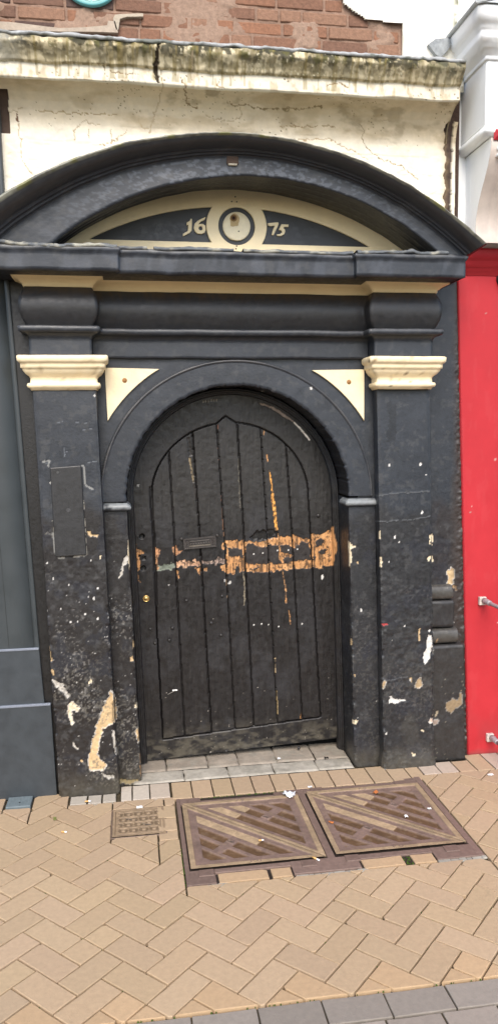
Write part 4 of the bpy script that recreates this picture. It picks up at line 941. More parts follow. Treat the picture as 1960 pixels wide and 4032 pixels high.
mb = MB(); q = [W(p, -.03) for p in k2((898,225),(935,198),(1000,192),(1020,210),(1000,250),(960,294),(935,275))]
n = len(q); mb.add([(x, -.035, z) for x, z in q] + [(x, -.005, z) for x, z in q], [tuple(range(n))] + [(i, (i + 1) % n, n + (i + 1) % n, n + i) for i in range(n)], (1, 1, 1)); mb.build('slate_piece', M_slate2, bw)

# ---- round plaque
pcx, pcz = W((358, 20), -.02); R = .125; pcz += R
pq = empty('round_plaque', 'round turquoise plaque with raised lettering on the brick wall at the top left', 'plaque')
lathe_y('plaque_disc', [(R, .0), (R, -.016), (R - .006, -.020), (R - .009, -.017), (.001, -.017)], pcx, pcz, M_plq, pq, 64)
lathe_y('plaque_rim', [(R - .006, -.0195), (R - .008, -.021), (R - .040, -.021), (R - .041, -.0172)], pcx, pcz, mat('plaque_field', (.36, .68, .66), .45, .1, 60, .001, .05, 20, .4), pq, 64)
for chh, pxl in (('A', 330), ('N', 336), ('D', 342.5), ('O', 353), ('F', 359), ('D', 369.5), ('E', 376), ('R', 382), ('B', 388), ('Y', 394)):
    cu = bpy.data.curves.new('t', 'FONT'); cu.body = chh; cu.size = .014; cu.extrude = .0012; cu.offset = .0004; cu.align_x = 'CENTER'
    t = bpy.data.objects.new('t', cu); COL.objects.link(t); me = bpy.data.meshes.new_from_object(t.evaluated_get(bpy.context.evaluated_depsgraph_get())); bpy.data.objects.remove(t)
    me.materials.clear(); rr = R - .0155; dx = W((pxl, 8), -.02)[0] - pcx; ang = math.asin(max(-1, min(1, dx / rr)))
    M = Matrix.Translation((pcx + rr * math.sin(ang), -.022, pcz - rr * math.cos(ang))) @ Matrix.Rotation(-ang, 4, 'Y') @ Matrix.Rotation(math.pi / 2, 4, 'X')
    me.transform(M); link('plaque_letter', me, M_plqw, pq)

# ================================================================== RIGHT: white and red shopfront
rs = empty('red_and_white_shopfront', 'red painted shopfront pilaster with white fascia, cornice and fluted console above it', 'shopfront')
RX = lambda z: 1.160 - (z - .02) * .040
nz = 60; zz = np.linspace(-.005, 2.37, nz); P = np.zeros((4, nz, 3))
for i, (dx, y) in enumerate(((0, .09), (0, .034), (.003, .030), (2.2, .030))):
    P[i, :, 0] = RX(zz) + dx; P[i, :, 1] = y; P[i, :, 2] = zz
tx = np.linspace(0, 1, 150); zz = np.linspace(-.005, 2.37, 420); X, Z = np.meshgrid(tx ** 1.6 * 2.2, zz, indexing='ij'); c = Coat(X, Z, np.array([.44, .026, .034]), .03)
c.c *= (.93 + .13 * fbm(X, Z, 2.5, 4, 901))[..., None]
c.mix(ss(.35, 0, Z) * ss(.35, .75, fbm(X, Z, 9, 4, 903)) * .35, np.array([.20, .045, .045])); c.mix(ss(.05, 0, Z + .03 * fbm(X, Z, 20, 3, 905)) * .6, np.array([.16, .07, .06]))
c.mix(ss(.62, .7, fbm(X * 2, Z * .5, 20, 4, 907)) * .03, np.array([.6, .2, .2])); c.specks(40, .008, np.array([.5, .28, .25]), 1., 909, 0., .16); c.mix(ss(.012, .0, X) * .3, np.array([.25, .02, .03]))
Pn = np.stack([RX(Z) + X, .030 + ss(.004, 0, X) * .004 + (fbm(X, Z, 3, 3, 911) - .5) * .003, Z], -1); side = Pn[:1].copy(); side[..., 1] = .09
gridmesh('red_pilaster', np.concatenate([side, Pn], 0), M_red, rs, np.concatenate([c.c[:1], c.c], 0), smooth=False)
sweep('red_moulding', [(1.075, .06), (1.075, .03), (3.3, .03)], [(0, 2.325), (.004, 2.327), (.006, 2.345), (.016, 2.350), (.018, 2.362), (.028, 2.366), (.030, 2.385), (.036, 2.39), (.050, 2.405), (.055, 2.425), (.055, 2.44), (0, 2.444)], M_redm, rs, res=.05)
# white wall behind and projecting fascia box
mb = MB(); mb.box(1.035, 3.3, .036, .10, 2.44, 4.0, (1, 1, 1)); mb.box(1.10, 3.3, -.02, .036, 2.442, 2.86, (1, 1, 1), .004); mb.box(1.072, 3.3, -.22, .036, 2.90, 3.19, (1, 1, 1), .006)
mb.build('white_wall', M_white, rs)
sweep('white_small_moulding', [(1.078, .05), (1.078, -.215), (3.3, -.215)], [(-.02, 2.858), (.004, 2.858), (.008, 2.868), (.014, 2.872), (.016, 2.885), (.010, 2.892), (.006, 2.902), (-.01, 2.902)], M_white, rs, res=.05, wob=.0004)
sweep('white_cornice', [(1.068, .05), (1.068, -.224), (3.3, -.224)], [(-.01, 3.165), (.003, 3.165), (.004, 3.185), (.010, 3.188), (.018, 3.205), (.026, 3.207), (.030, 3.222), (.044, 3.230), (.048, 3.265), (.052, 3.268), (.053, 3.282), (.060, 3.286), (.072, 3.300), (.080, 3.335), (.078, 3.345), (.0, 3.36)], M_white, rs, res=.05, wob=.0004)
mb = MB(); mb.box(1.15, 3.3, -.21, .036, 3.361, 4.0, (1, 1, 1)); mb.build('white_upper_block', M_white, rs)
# lead capping on the cornice
mb = MB(); mb.add([(.985, .04, 3.352), (.985, -.312, 3.346), (3.3, -.312, 3.346), (3.3, .04, 3.40), (1.06, .04, 3.395)], [(0, 1, 2, 3, 4)], (.35, .38, .38)); 
mb.tube([(.984, .0, 3.349), (.984, -.312, 3.346), (1.1, -.313, 3.375), (1.35, -.313, 3.50), (1.6, -.313, 3.63)], .010, 8, (.40, .42, .42)); mb.build('lead_capping', M_lead, rs)
# console: white sides, taupe fluted scroll face
cp = [(-.215, 2.856), (-.222, 2.83), (-.215, 2.79), (-.195, 2.745), (-.165, 2.70), (-.130, 2.65), (-.103, 2.60), (-.088, 2.555), (-.083, 2.51), (-.088, 2.475), (-.095, 2.45), (-.095, 2.446)]
ns = 64; xx = np.linspace(1.100, 1.40, ns); P = np.zeros((len(cp), ns, 3)); flu = .006 * np.abs(np.sin((xx - 1.10) / .30 * math.pi * 5)) ** .6
for i, (y, z) in enumerate(cp): P[i, :, 0] = xx; P[i, :, 1] = y + (.006 - flu) * (1 if 1 < i < 9 else .2); P[i, :, 2] = z
gridmesh('console_face', P, M_beige, rs, smooth=False)
mb = MB()
for x in (1.1005, 1.3995):
    mb = MB(); k = [(x, y + .004, z) for y, z in cp] + [(x, .03, 2.446), (x, .03, 2.856)]; mb.add(k, [tuple(range(len(k)))])
    mb.build('console_side', M_white, rs)
mb = MB()
for zz_ in (2.775, 2.802): mb.box(1.125, 1.38, -.232, -.205, zz_, zz_ + .012, (1, 1, 1), .003)
mb.build('console_bead', M_white, rs)
mb = MB(); x0, z0 = W((1948, 530), -.23); x0b, z0b = W((1965, 102), -.23)
mb.add([(x0 - .005, -.226, z0 - .02), (x0 + .04, -.226, z0 - .02), (x0 + .04, -.226, z0 + .03), (x0 - .005, -.226, z0 + .03), (x0 + .017, -.243, z0 + .005)], [(0, 1, 4), (1, 2, 4), (2, 3, 4), (3, 0, 4)]); mb.build('red_diamond_boss', M_redm, rs)
xb, zb_ = W((1880, 105), -.21); mb = MB(); xb += .035; mb.add([(xb, -.214, zb_ - .0), (xb + .12, -.214, zb_ - .0), (xb + .12, -.214, zb_ + .06)], [(0, 1, 2)]); mb.build('red_lettering_edge', M_redm, rs)
# ---- black dome fitting
bx, bz = W((1990, 1096), .0)
dl = empty('round_wall_lamp', 'small round black wall fitting high on the red shopfront at the right edge', 'wall lamp')
lathe_y('lamp_base', [(.034, .031), (.034, .022), (.030, .018)], bx, bz, M_blackm, dl, 24, (.02, .02, .022)); lathe_y('lamp_dome', [(.030, .018), (.030, .002), (.026, -.012), (.016, -.022), (.001, -.026)], bx, bz, M_blackm, dl, 24, (.02, .02, .022))
# ---- barrier rail
rl = empty('wall_rail', 'grey metal hoop rail fixed to the red shopfront, its two pipe ends showing', 'rail')
u0 = W(kS((750, 470))[0], .02); l0 = W(kS((835, 2010))[0], .02)
mb = MB(); pts = [(u0[0], .03, u0[1]), (u0[0], -.02, u0[1]), (u0[0], -.50, u0[1]), (u0[0] + .01, -.56, u0[1] - .03), (u0[0] + .02, -.58, u0[1] - .09), (l0[0], -.58, l0[1] + .09), (l0[0], -.56, l0[1] + .03), (l0[0], -.50, l0[1]), (l0[0], .03, l0[1])]
mb.tube(pts, .0095, 14); mb.build('rail_pipe', M_steel, rl, True)
for x, z in (u0, l0):
    mb = MB(); mb.box(x - .024, x + .012, .012, .031, z - .022, z + .018, (1, 1, 1), .002); mb.build('rail_plate', mat('worn_plate', (.52, .45, .40), .7, .6, 90, .002, .3, 50, .3), rl)
    mb = MB(); mb.tube([(x, .012, z), (x, -.012, z), (x, -.016, z), (x, -.045, z), (x, -.049, z)], [.015, .015, .0135, .0135, .010], 14); mb.build('rail_collar', M_steel, rl, True)

# ================================================================== LEFT: grey shopfront
ls = empty('grey_shopfront', 'dark grey green painted shopfront panel and slate blue plinth left of the doorway', 'shopfront')
gx = lambda z: np.interp(z, [0, .67, 1.07, 2.25, 3.0], [-.868, -.879, -.896, -.944, -.957])
zz = np.linspace(.672, 4.0, 70)
P = np.zeros((9, 70, 3))
for i, (dx, y) in enumerate(((0, .08), (0, -.038), (-.0015, -.040), (-.020, -.040), (-.0205, -.034), (-.0225, -.034), (-.023, -.040), (-.105, -.040), (-1.6, -.040))):
    P[i, :, 0] = gx(zz) + dx; P[i, :, 1] = y; P[i, :, 2] = zz
gridmesh('grey_panel', P, M_grey, ls, smooth=False, flip=True)
mb = MB(); gp = []
for z in (.672, 2.2, 3.0): pass
for a in ((-.128, -.1295),):
    V = []
    for z in zz: V += [(gx(z) + a[0], -.0412, z), (gx(z) + a[1], -.0412, z)]
    n = len(zz); mb.add(V, [(2 * i, 2 * i + 1, 2 * i + 3, 2 * i + 2) for i in range(n - 1)], (.012, .014, .015))
mb.build('panel_joint', M_blackm, ls)
def pblock(name, z0, z1, x0, xt, xb_, yf, lip):
    mb = MB(); V = [(x0, yf, z0), (xb_, yf, z0), (xt, yf, z1), (x0, yf, z1), (x0, .06, z0), (xb_, .06, z0), (xt, .06, z1), (x0, .06, z1)]
    mb.add(V, [(0, 1, 2, 3), (1, 5, 6, 2), (3, 2, 6, 7), (0, 4, 5, 1)]); o = mb.build(name, M_plinth, ls); b = o.modifiers.new('b', 'BEVEL'); b.width = .004; b.segments = 2
    mb = MB(); mb.box(x0, xt - .001, yf - .004, yf + .012, z1 - .002, z1 + .008, (.18, .20, .24), .002); mb.build('plinth_lip', M_blackm, ls)
pblock('upper_plinth', .418, .668, -2.5, -.880, -.866, -.046, 1); pblock('lower_plinth', -.01, .416, -2.5, -.838, -.826, -.055, 1)
mb = MB(); mb.add([(-1.0, -.03, -.01), (-.80, -.03, -.01), (-.845, -.03, 1.8), (-.85, -.03, 2.26), (-1.0, -.03, 2.26)], [(0, 1, 2, 3, 4)], (.007, .0065, .0065)); mb.box(-1.0, -.90, .02, .075, 2.26, 3.0, (.3, .25, .17)); 
mb.build('joint_filler', M_black, ls)

# ================================================================== GROUND
mb = MB(); mb.add([(-400, -400, -.0135), (400, -400, -.0135), (400, 400, -.0135), (-400, 400, -.0135)], [(0, 1, 2, 3)]); tag(mb.build('ground', M_ground), kind='structure')
w = .0915
A0 = np.array([-.587, -1.281]); r2 = math.sqrt(2); a0, b0 = (A0[0] - A0[1]) / r2, (A0[0] + A0[1]) / r2
def toW(a, b): return ((a + b) / r2, (b - a) / r2)
def clip(poly, nx, ny, d):            # keep nx*x+ny*y <= d
    out = []; n = len(poly)
    for i in range(n):
        p, q = poly[i], poly[(i + 1) % n]; fp = nx * p[0] + ny * p[1] - d; fq = nx * q[0] + ny * q[1] - d
        if fp <= 0: out.append(p)
        if (fp < 0 < fq) or (fq < 0 < fp): t = fp / (fp - fq); out.append((p[0] + (q[0] - p[0]) * t, p[1] + (q[1] - p[1]) * t))
    return out
def area(p): return abs(sum(p[i][0] * p[(i + 1) % len(p)][1] - p[(i + 1) % len(p)][0] * p[i][1] for i in range(len(p)))) / 2
def subtract(polys, x0, x1, y0, y1):
    out = []
    for p in polys:
        if max(q[0] for q in p) <= x0 or min(q[0] for q in p) >= x1 or max(q[1] for q in p) <= y0 or min(q[1] for q in p) >= y1: out.append(p); continue
        rest = p
        for (nx, ny, d) in ((1, 0, x0), (-1, 0, -x1), (0, 1, y0), (0, -1, -y1)):
            o = clip(rest, nx, ny, d); rest = clip(rest, -nx, -ny, -d)
            if len(o) > 2 and area(o) > .00025: out.append(o)
            if len(rest) < 3: break
    return out
pv = MB()
def cut(poly, d):
    cxx = sum(p[0] for p in poly) / len(poly); cyy = sum(p[1] for p in poly) / len(poly); o = poly
    n = len(poly); s = sum(poly[i][0] * poly[(i + 1) % n][1] - poly[(i + 1) % n][0] * poly[i][1] for i in range(n))
    for i in range(n):
        p, q = poly[i], poly[(i + 1) % n]; L = math.hypot(q[0] - p[0], q[1] - p[1])
        if L < 1e-6: continue
        nx, ny = (q[1] - p[1]) / L, -(q[0] - p[0]) / L
        if s < 0: nx, ny = -nx, -ny
        o = clip(o, nx, ny, nx * p[0] + ny * p[1] - d)
        if len(o) < 3: return None
    return o
def paver(poly, col, gap=.0027, mbx=None, dz=0., tilt=.0016):
    mbx = mbx or pv
    o = cut(poly, gap)
    if not o or area(o) < .0002: return
    if random.random() < .22:
        i = random.randrange(len(o)); p, q, r = o[i - 1], o[i], o[(i + 1) % len(o)]; d = random.uniform(.004, .010)
        f1 = d / (math.hypot(p[0] - q[0], p[1] - q[1]) + 1e-6); f2 = d * random.uniform(.6, 1.6) / (math.hypot(r[0] - q[0], r[1] - q[1]) + 1e-6)
        if f1 < .4 and f2 < .4: o = o[:i] + [(q[0] + (p[0] - q[0]) * f1, q[1] + (p[1] - q[1]) * f1), (q[0] + (r[0] - q[0]) * f2, q[1] + (r[1] - q[1]) * f2)] + o[i + 1:]
    # subdivide and roughen the outline a little
    pts = []
    n = len(o)
    for i in range(n):
        p, q = o[i], o[(i + 1) % n]; L = math.hypot(q[0] - p[0], q[1] - p[1]); k = max(1, int(L / .03))
        for j in range(k):
            t = j / k; jr = .0006; pts.append((p[0] + (q[0] - p[0]) * t + random.uniform(-jr, jr), p[1] + (q[1] - p[1]) * t + random.uniform(-jr, jr)))
    n = len(pts); cxx = sum(p[0] for p in pts) / n; cyy = sum(p[1] for p in pts) / n
    h = dz + random.uniform(-.0012, .0012); tx, ty = random.uniform(-tilt, tilt) * 8, random.uniform(-tilt, tilt) * 8
    def hz(p): return h + (p[0] - cxx) * tx + (p[1] - cyy) * ty
    ring = []
    for ins, dd in ((0, -.014), (0, -.0024), (.0007, -.0008), (.0019, 0)):
        for p in pts:
            L = math.hypot(p[0] - cxx, p[1] - cyy) + 1e-9; s = 1 - ins * 1.3 / L; q = (cxx + (p[0] - cxx) * s, cyy + (p[1] - cyy) * s)
            ring.append((q[0], q[1], hz(p) + dd))
    Fc = []
    for k in range(3): Fc += [(k * n + i, k * n + (i + 1) % n, (k + 1) * n + (i + 1) % n, (k + 1) * n + i) for i in range(n)]
    Fc.append(tuple(3 * n + i for i in range(n)))
    mbx.add(ring, Fc, col)
BUFF = np.array([.395, .288, .182])
def pcol(x, y, cutpiece=False):
    f = random.uniform(.93, 1.06); c = BUFF * f * np.array([1, random.uniform(.988, 1.01), random.uniform(.965, 1.03)])
    if random.random() < .015: c = np.array([.365, .275, .188]) * f
    if cutpiece: c = np.array([.42, .29, .17]) * f
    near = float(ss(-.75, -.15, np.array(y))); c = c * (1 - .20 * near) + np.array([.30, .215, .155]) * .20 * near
    return tuple(c)
holes = [(-.306, .832, -.862, -.10), (-.578, -.356, -.478, -.242), (-.392, -.306, -.53, -.242), (-1.045, -.925, -.158, -.02), (-.77, -.30, -.168, .5), (-.32, 2.6, -.150, .5)]
N = 34
for m in range(-90, 90):
    for n in range(-60, 60):
        for ty in (0, 1):
            aa = a0 + m * w + 2 * n * w; bb = b0 - m * w + 2 * n * w
            if ty: bb -= 2 * w; la, lb = w, 2 * w
            else: la, lb = 2 * w, w
            cx_, cy_ = toW(aa + la / 2, bb + lb / 2)
            if abs(cx_) > 2.7 or cy_ < -1.65 or cy_ > .2: continue
            poly = [toW(aa, bb), toW(aa + la, bb), toW(aa + la, bb + lb), toW(aa, bb + lb)]; ar = area(poly)
            poly = clip(poly, 0, -1, 1.469); poly = clip(poly, 0, 1, -.045) if len(poly) > 2 else []
            if len(poly) < 3: continue
            ps = [poly] if random.random() > .04 or cy_ > -.9 else [clip(poly, *((1, 1, cx_ + cy_) if ty else (1, -1, cx_ - cy_))), clip(poly, *((-1, -1, -cx_ - cy_) if ty else (-1, 1, -cx_ + cy_)))]
            ps = [p for p in ps if len(p) > 2]
            for hh in holes: ps = subtract(ps, *hh)
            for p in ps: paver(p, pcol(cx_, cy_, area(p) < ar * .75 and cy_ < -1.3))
# header course along the building
def rect(x0, x1, y0, y1): return [(x0, y0), (x1, y0), (x1, y1), (x0, y1)]
x = -.765
for wd in (.075, .062, .062): 
    paver(rect(x, x + wd, -.166, -.088), (.36, .32, .265)); x += wd + .002
x = -.545
for i, wd in enumerate((.052, .078, .092)): paver(rect(x, x + wd, -.166, -.022), (.46, .40, .33) if i < 2 else (.42, .35, .28)); x += wd
x = -.318
while x < .84:
    wd = .0925; paver(rect(x, min(x + wd, .86), -.192, -.022), pcol(x, -.3)); x += wd
x = .862
for yb in (0,):
    while x < 2.6: paver(rect(x, x + .088, -.150, -.028 if x < 1.12 else .028), (.42, .34, .27) if random.random() < .5 else pcol(x, -.2)); x += .089
# soldiers beside and below the covers
for y0, y1 in ((-.528, -.462), (-.460, -.355), (-.353, -.244)): paver(rect(-.390, -.309, y0, y1), pcol(0, -.9))
for x0, x1 in ((-.188, -.002), (.006, .086)): paver(rect(x0, x1, -.860, -.797), (.41, .285, .17))
for x0, x1 in ((.352, .515), (.545, .636)): paver(rect(x0, x1, -.860, -.797), (.41, .285, .17))
tag(pv.build('pavement', M_paver), kind='structure')
# grey channel course + rougher setts beyond
ks = MB(); x = -.151 - .184 * 16
while x < 2.9: paver(rect(x, x + .184, -1.567, -1.470), tuple(np.array([.235, .205, .172]) * random.uniform(.9, 1.1)), .0022, ks, -.005); x += .184
for r in range(9):
    x = -2.9 + random.uniform(0, .1); y1 = -1.568 - r * .098
    while x < 2.9: L = .150 if r else .162; paver(rect(x, x + L, y1 - .097, y1), tuple(np.array([.26, .222, .185]) * random.uniform(.88, 1.1)), .003, ks, -.006); x += L
for ob in (ks.build('channel_course', M_paver),): tag(ob, kind='structure')
# ---- moss tufts in joints
mm = MB(); 
for k in range(420):
    t = random.random()
    if t < .25: x, y = -.309 + random.uniform(-.004, .004), random.uniform(-.86, -.60)
    elif t < .35: x, y = random.uniform(.517, .543), random.uniform(-.855, -.80)
    elif t < .62:
        n = random.randint(-16, 18); s = random.choice((-1, 1)); x = random.uniform(-1, 1.2); y = random.uniform(-1.4, -.3)
        a_, b_ = (x - y) / r2, (x + y) / r2
        if s > 0: a_ = a0 + round((a_ - a0) / w) * w
        else: b_ = b0 + round((b_ - b0) / w) * w
        x, y = toW(a_, b_)
        if -.40 < x < .84 and y > -.87: continue
    elif t < .75: x, y = random.uniform(-1.2, 1.2), -1.4695
    else: x, y = random.uniform(-.3, .8), -.193
    r = random.uniform(.0015, .0038); V = [(x + r * math.cos(a) * random.uniform(.6, 1.2), y + r * math.sin(a) * random.uniform(.6, 1.2), -.006) for a in np.linspace(0, 2 * math.pi, 7)[:-1]] + [(x, y, -.001)]
    mm.add(V, [(i, (i + 1) % 6, 6) for i in range(6)])
tag(mm.build('moss', M_moss), 'green moss growing in the joints of the paving', 'moss', kind='stuff')

# ---- doorstep slabs
st_ = empty('doorstep', 'worn pale stone doorstep slabs under the black plank door', 'doorstep')
def slab(x0, x1, y0, y1, z, seed, colr):
    nx, ny = max(4, int((x1 - x0) / .005)), max(4, int((y1 - y0) / .005)); X, Y = np.meshgrid(np.linspace(x0, x1, nx), np.linspace(y0, y1, ny), indexing='ij')
    e = np.minimum(np.minimum(X - x0, x1 - X), np.minimum(Y - y0, y1 - Y)); Zz = z + (fbm(X, Y, 12, 4, seed) - .5) * .006 - ss(.007, 0, e) * .007
    C = np.array(colr) * (.75 + .5 * fbm(X, Y, 14, 4, seed + 3))[..., None]; t = (ss(.54, .66, fbm(X, Y, 20, 4, seed + 7)) * .55)[..., None]; C = C * (1 - t) + np.array([.25, .23, .19]) * t
    X = X + (fbm(Y, Y * 0, 20, 2, seed) - .5) * .008
    gridmesh('slab', np.stack([X, Y, Zz], -1), M_ston, st_, C)
fx = [-.490] + [G(p)[0] for p in (k7((925, 960))[0], k7((1148, 950))[0], k8((118, 925))[0], k8((335, 905))[0])] + [.565]
for i in range(5): slab(fx[i] + .001, fx[i + 1] - .001, -.018, .092, .006, 600 + i, (.34, .31, .26))
bx_ = [-.490, -.33, -.13, .02, .21, .40, .565]
for i in range(6): slab(bx_[i] + .001, bx_[i + 1] - .001, .098, .34, .008, 620 + i, (.27, .23, .185))

# ================================================================== COVERS
def cover_field(u, v, S=.52):
    """height and colour over a square cover split along its diagonal; u right, v towards the viewer"""
    purple = np.array([.175, .118, .095]); tan = np.array([.34, .245, .15]); mud = np.array([.105, .060, .030])
    e = np.minimum(np.minimum(u, S - u), np.minimum(v, S - v)); d = (u - v) / r2; s = (u + v) / r2
    h = np.zeros(u.shape); C = np.broadcast_to(purple, u.shape + (3,)).copy()
    rim = (e < .021); h[rim] = .004; C[rim] = tan * .85
    dg = (np.abs(d) < .017) & ~rim; h[dg] = .004; C[dg] = tan * .8
    sl = (np.abs(d) < .0022); h[sl] = -.004; C[sl] = (.03, .022, .018)
    fe = (e > .052) & (np.abs(d) > .034)
    k = (np.abs(d) - .034) / .062; ki = np.floor(k); fr_ = k - ki
    well = fe & (fr_ > .08) & (fr_ < .76)
    cross = (np.abs(s - S / r2) < .020) & (ki >= 1); well &= ~(cross & (ki < 3))
    h[well] = -.0065
    jj = _h(ki, (d > 0).astype(float), 5)
    tn = ((ki == 0) & (d < 0) & (s < S / r2 * 1.25)) | ((ki <= 1) & (d > 0) & (s < S / r2 * .72))
    C[well] = mud; C[well & tn] = tan * 1.05; h[well & tn] = -.001
    kh = (np.abs(np.abs(d) - .120) < .011) & (np.abs(s - S / r2) < .018); h[kh] = .003; C[kh] = purple * .9
    kk_ = (np.abs(np.abs(d) - .120) < .005) & (np.abs(s - S / r2) < .012); h[kk_] = -.006; C[kk_] = .012
    return h, C
def letters(h, C, u, v, u0, v0, sz):
    def st(m): h[m] = .0055; C[m] = np.array([.16, .11, .085])
    a, b = (u - u0) / sz, (v - v0) / sz      # a right, b down
    st((a > 0) & (a < .2) & (b > 0) & (b < 1)); st((a >= .2) & (a < .7) & (b > 0) & (b < .2)); st((a >= .2) & (a < .7) & (b > .42) & (b < .6)); st((a > .55) & (a < .75) & (b > .1) & (b < .55))
    rr = np.hypot(a - 2.0, b - .5); st((rr < .52) & (rr > .26))
def cover(x0, ylow, S, name, label, seed):
    t = empty(name, label, 'access cover', 'telecom covers in the pavement')
    n = 210; u = np.linspace(0, S, n); U, V_ = np.meshgrid(u, u, indexing='ij'); h, C = cover_field(U, V_, S)
    letters(h, C, U, V_, S * .44, S - .021, .016); letters(h, C, U, V_, S * .46, .006, .014)
    X = x0 + U; Y = ylow + S - V_
    nz_ = fbm(X, Y, 22, 4, seed)[..., None]; C = C * (.7 + .6 * nz_)
    t2 = (ss(.58, .72, fbm(X, Y, 60, 4, seed + 9)) * .3)[..., None]; C = C * (1 - t2) + np.array([.22, .155, .10]) * t2
    gridmesh('cover_plate', np.stack([X, Y, .002 + h + (fbm(X, Y, 60, 2, seed + 4) - .5) * .001], -1), M_iron, t, C, flip=True)
    for i in range(4):
        cxx = x0 + (.055 if i % 2 == 0 else S - .075); cyy = ylow + (-.028 if i < 2 else S + .018)
        mb = MB(); mb.box(cxx - .028, cxx + .028, cyy - .022, cyy + .020, -.004, .0045, (.15, .10, .08), .002); mb.build('cover_lug', M_iron, t)
    return t
cover(-.281, -.762, .512, 'access_cover', 'left telecom access cover with diagonal ribs, foil wrapper lying on it', 701)
cover(.272, -.756, .522, 'access_cover', 'right telecom access cover with diagonal ribs and white scrap lying on it', 711)
fo = empty('cover_frame', 'long rusty iron frame set in the paving around the two telecom covers', 'access cover frame')
mb = MB(); fc = (.165, .112, .09)
for b in ((-.303,-.286,-.86,-.192),(.8,.828,-.83,-.165),(.236,.266,-.84,-.21),(-.303,-.195,-.858,-.768),(-.195,.09,-.794,-.768),(.09,.345,-.85,-.766),(.345,.64,-.794,-.764),(.64,.828,-.845,-.762),(-.286,.236,-.248,-.226),(.266,.8,-.232,-.200),(-.30,-.20,-.226,-.193),(.19,.29,-.21,-.190),(.72,.82,-.198,-.172)):
    mb.box(b[0], b[1], b[2], b[3], -.01, .0005 + random.uniform(-.0008, .0008), tuple(np.array(fc) * random.uniform(.85, 1.15)), .0015)
mb.build('frame_bars', M_iron, fo); 
mb = MB(); mb.box(-.30, .826, -.856, -.17, -.02, -.0062, (.03, .022, .018)); mb.build('frame_bed', M_iron, fo)
mb = MB()
for xa, xb, yy in ((.095, .36, -.862), (-.29, -.17, -.864), (.64, .82, -.854)):
    x = xa; mb = MB()
    while x < xb:
        L = random.uniform(.018, .05); mb.box(x, x + L + .001, yy - random.uniform(.006, .014), yy + .012, -.012, -.0035 + random.uniform(-.002, .0015), tuple(np.array([.34, .32, .27]) * random.uniform(.8, 1.1)), .003); x += L
    mb.build('mortar_bed', M_ston, fo)
# small patterned cover
sg = empty('stopcock_cover', 'small square brown iron cover with cast hexagon pattern left of the telecom covers', 'cover')
x0, x1, y0, y1 = -.574, -.360, -.474, -.246; n = 150
U, V_ = np.meshgrid(np.linspace(x0, x1, n), np.linspace(y0, y1, n), indexing='ij'); a_, b_ = (U - x0) / (x1 - x0), (V_ - y0) / (y1 - y0)
e = np.minimum(np.minimum(a_, 1 - a_), np.minimum(b_, 1 - b_)); h = np.zeros(U.shape); h[(e > .05) & (e < .065)] = -.003
inn = e > .11; gx_, gy_ = (a_ - .11) / .78 * 4, (b_ - .11) / .78 * 4; hx_ = np.abs(((gx_ + .5 * (np.floor(gy_) % 2)) % 1) - .5); hy_ = np.abs((gy_ % 1) - .5)
hexd = np.maximum(hy_ * 1.05, hx_ * .8 + hy_ * .35); ribs = inn & ((hexd > .40) | (hexd < .16)); h[inn & ~ribs] = -.0045
for px_, py_ in ((.36, .62), (.64, .40)):
    m = (np.abs(a_ - px_) < .10) & (np.abs(b_ - py_ + (a_ - px_) * .3) < .022); h[m] = -.009
C = np.array([.26, .185, .115]) * (.75 + .5 * fbm(U, V_, 40, 4, 721))[..., None]; C[h < -.002] *= .62; C[h < -.008] = .02
gridmesh('cover_plate', np.stack([U, V_, .001 + h], -1), M_iron, sg, C)
mb = MB()
for b in ((x0 - .006, x0 - .001, y0 - .004, y1 + .004), (x1 + .001, x1 + .007, y0 - .004, y1 + .004), (x0, x1, y1 + .001, y1 + .006), (x0, x1, y0 - .006, y0 - .001)): mb.box(*b, -.01, -.001, (.17, .12, .09), .001)
mb.build('cover_frame', M_iron, sg)
# grey plastic inspection cover
ic = empty('inspection_cover', 'small square grey plastic inspection cover at the foot of the slate blue plinth', 'cover')
mb = MB(); mb.box(-1.035, -.930, -.152, -.057, -.015, .006, (1, 1, 1), .002)
for i in range(7): 
    for j in range(6): mb.box(-1.028 + i * .0135, -1.019 + i * .0135, -.146 + j * .0145, -.136 + j * .0145, .006, .0068, (1, 1, 1))
mb.build('cover_plate', M_plast, ic); mb = MB(); mb.tube([(-.98, -.115, .0065), (-.98, -.115, .0075)], .004, 8); mb.build('cover_screw', M_dark, ic)

# ================================================================== LITTER
def butt(p, ang, L, label, filt=True):
    x, y = G(p); t = empty('cigarette_end', label, 'cigarette end', 'cigarette ends dropped on the paving', (x, y, .0)); d = Vector((math.cos(ang), math.sin(ang), 0)); r = .0035
    mb = MB(); mb.tube([d * (-L / 2) + Vector((0, 0, r + .003)), d * (L * .1) + Vector((0, 0, r + .003))], r, 10); mb.build('filter', M_filter, t, True)
    mb = MB(); mb.tube([d * (L * .1) + Vector((0, 0, r + .003)), d * (L / 2) + Vector((0, 0, r + .002))], [r, r * .8], 10); mb.build('paper_end', M_paper, t, True)
butt((1243, 3387), math.radians(-52), .034, 'orange cigarette end on the lower rim of the left telecom cover'); butt((347, 3160), math.radians(4), .026, 'tan cigarette end lying in front of the left pilaster')
butt((254, 3281), math.radians(-12), .022, 'whitish cigarette end on the buff pavers left of the small iron cover'); butt((1028, 3314), math.radians(8), .020, 'flattened tan cigarette end in the middle of the left telecom cover')
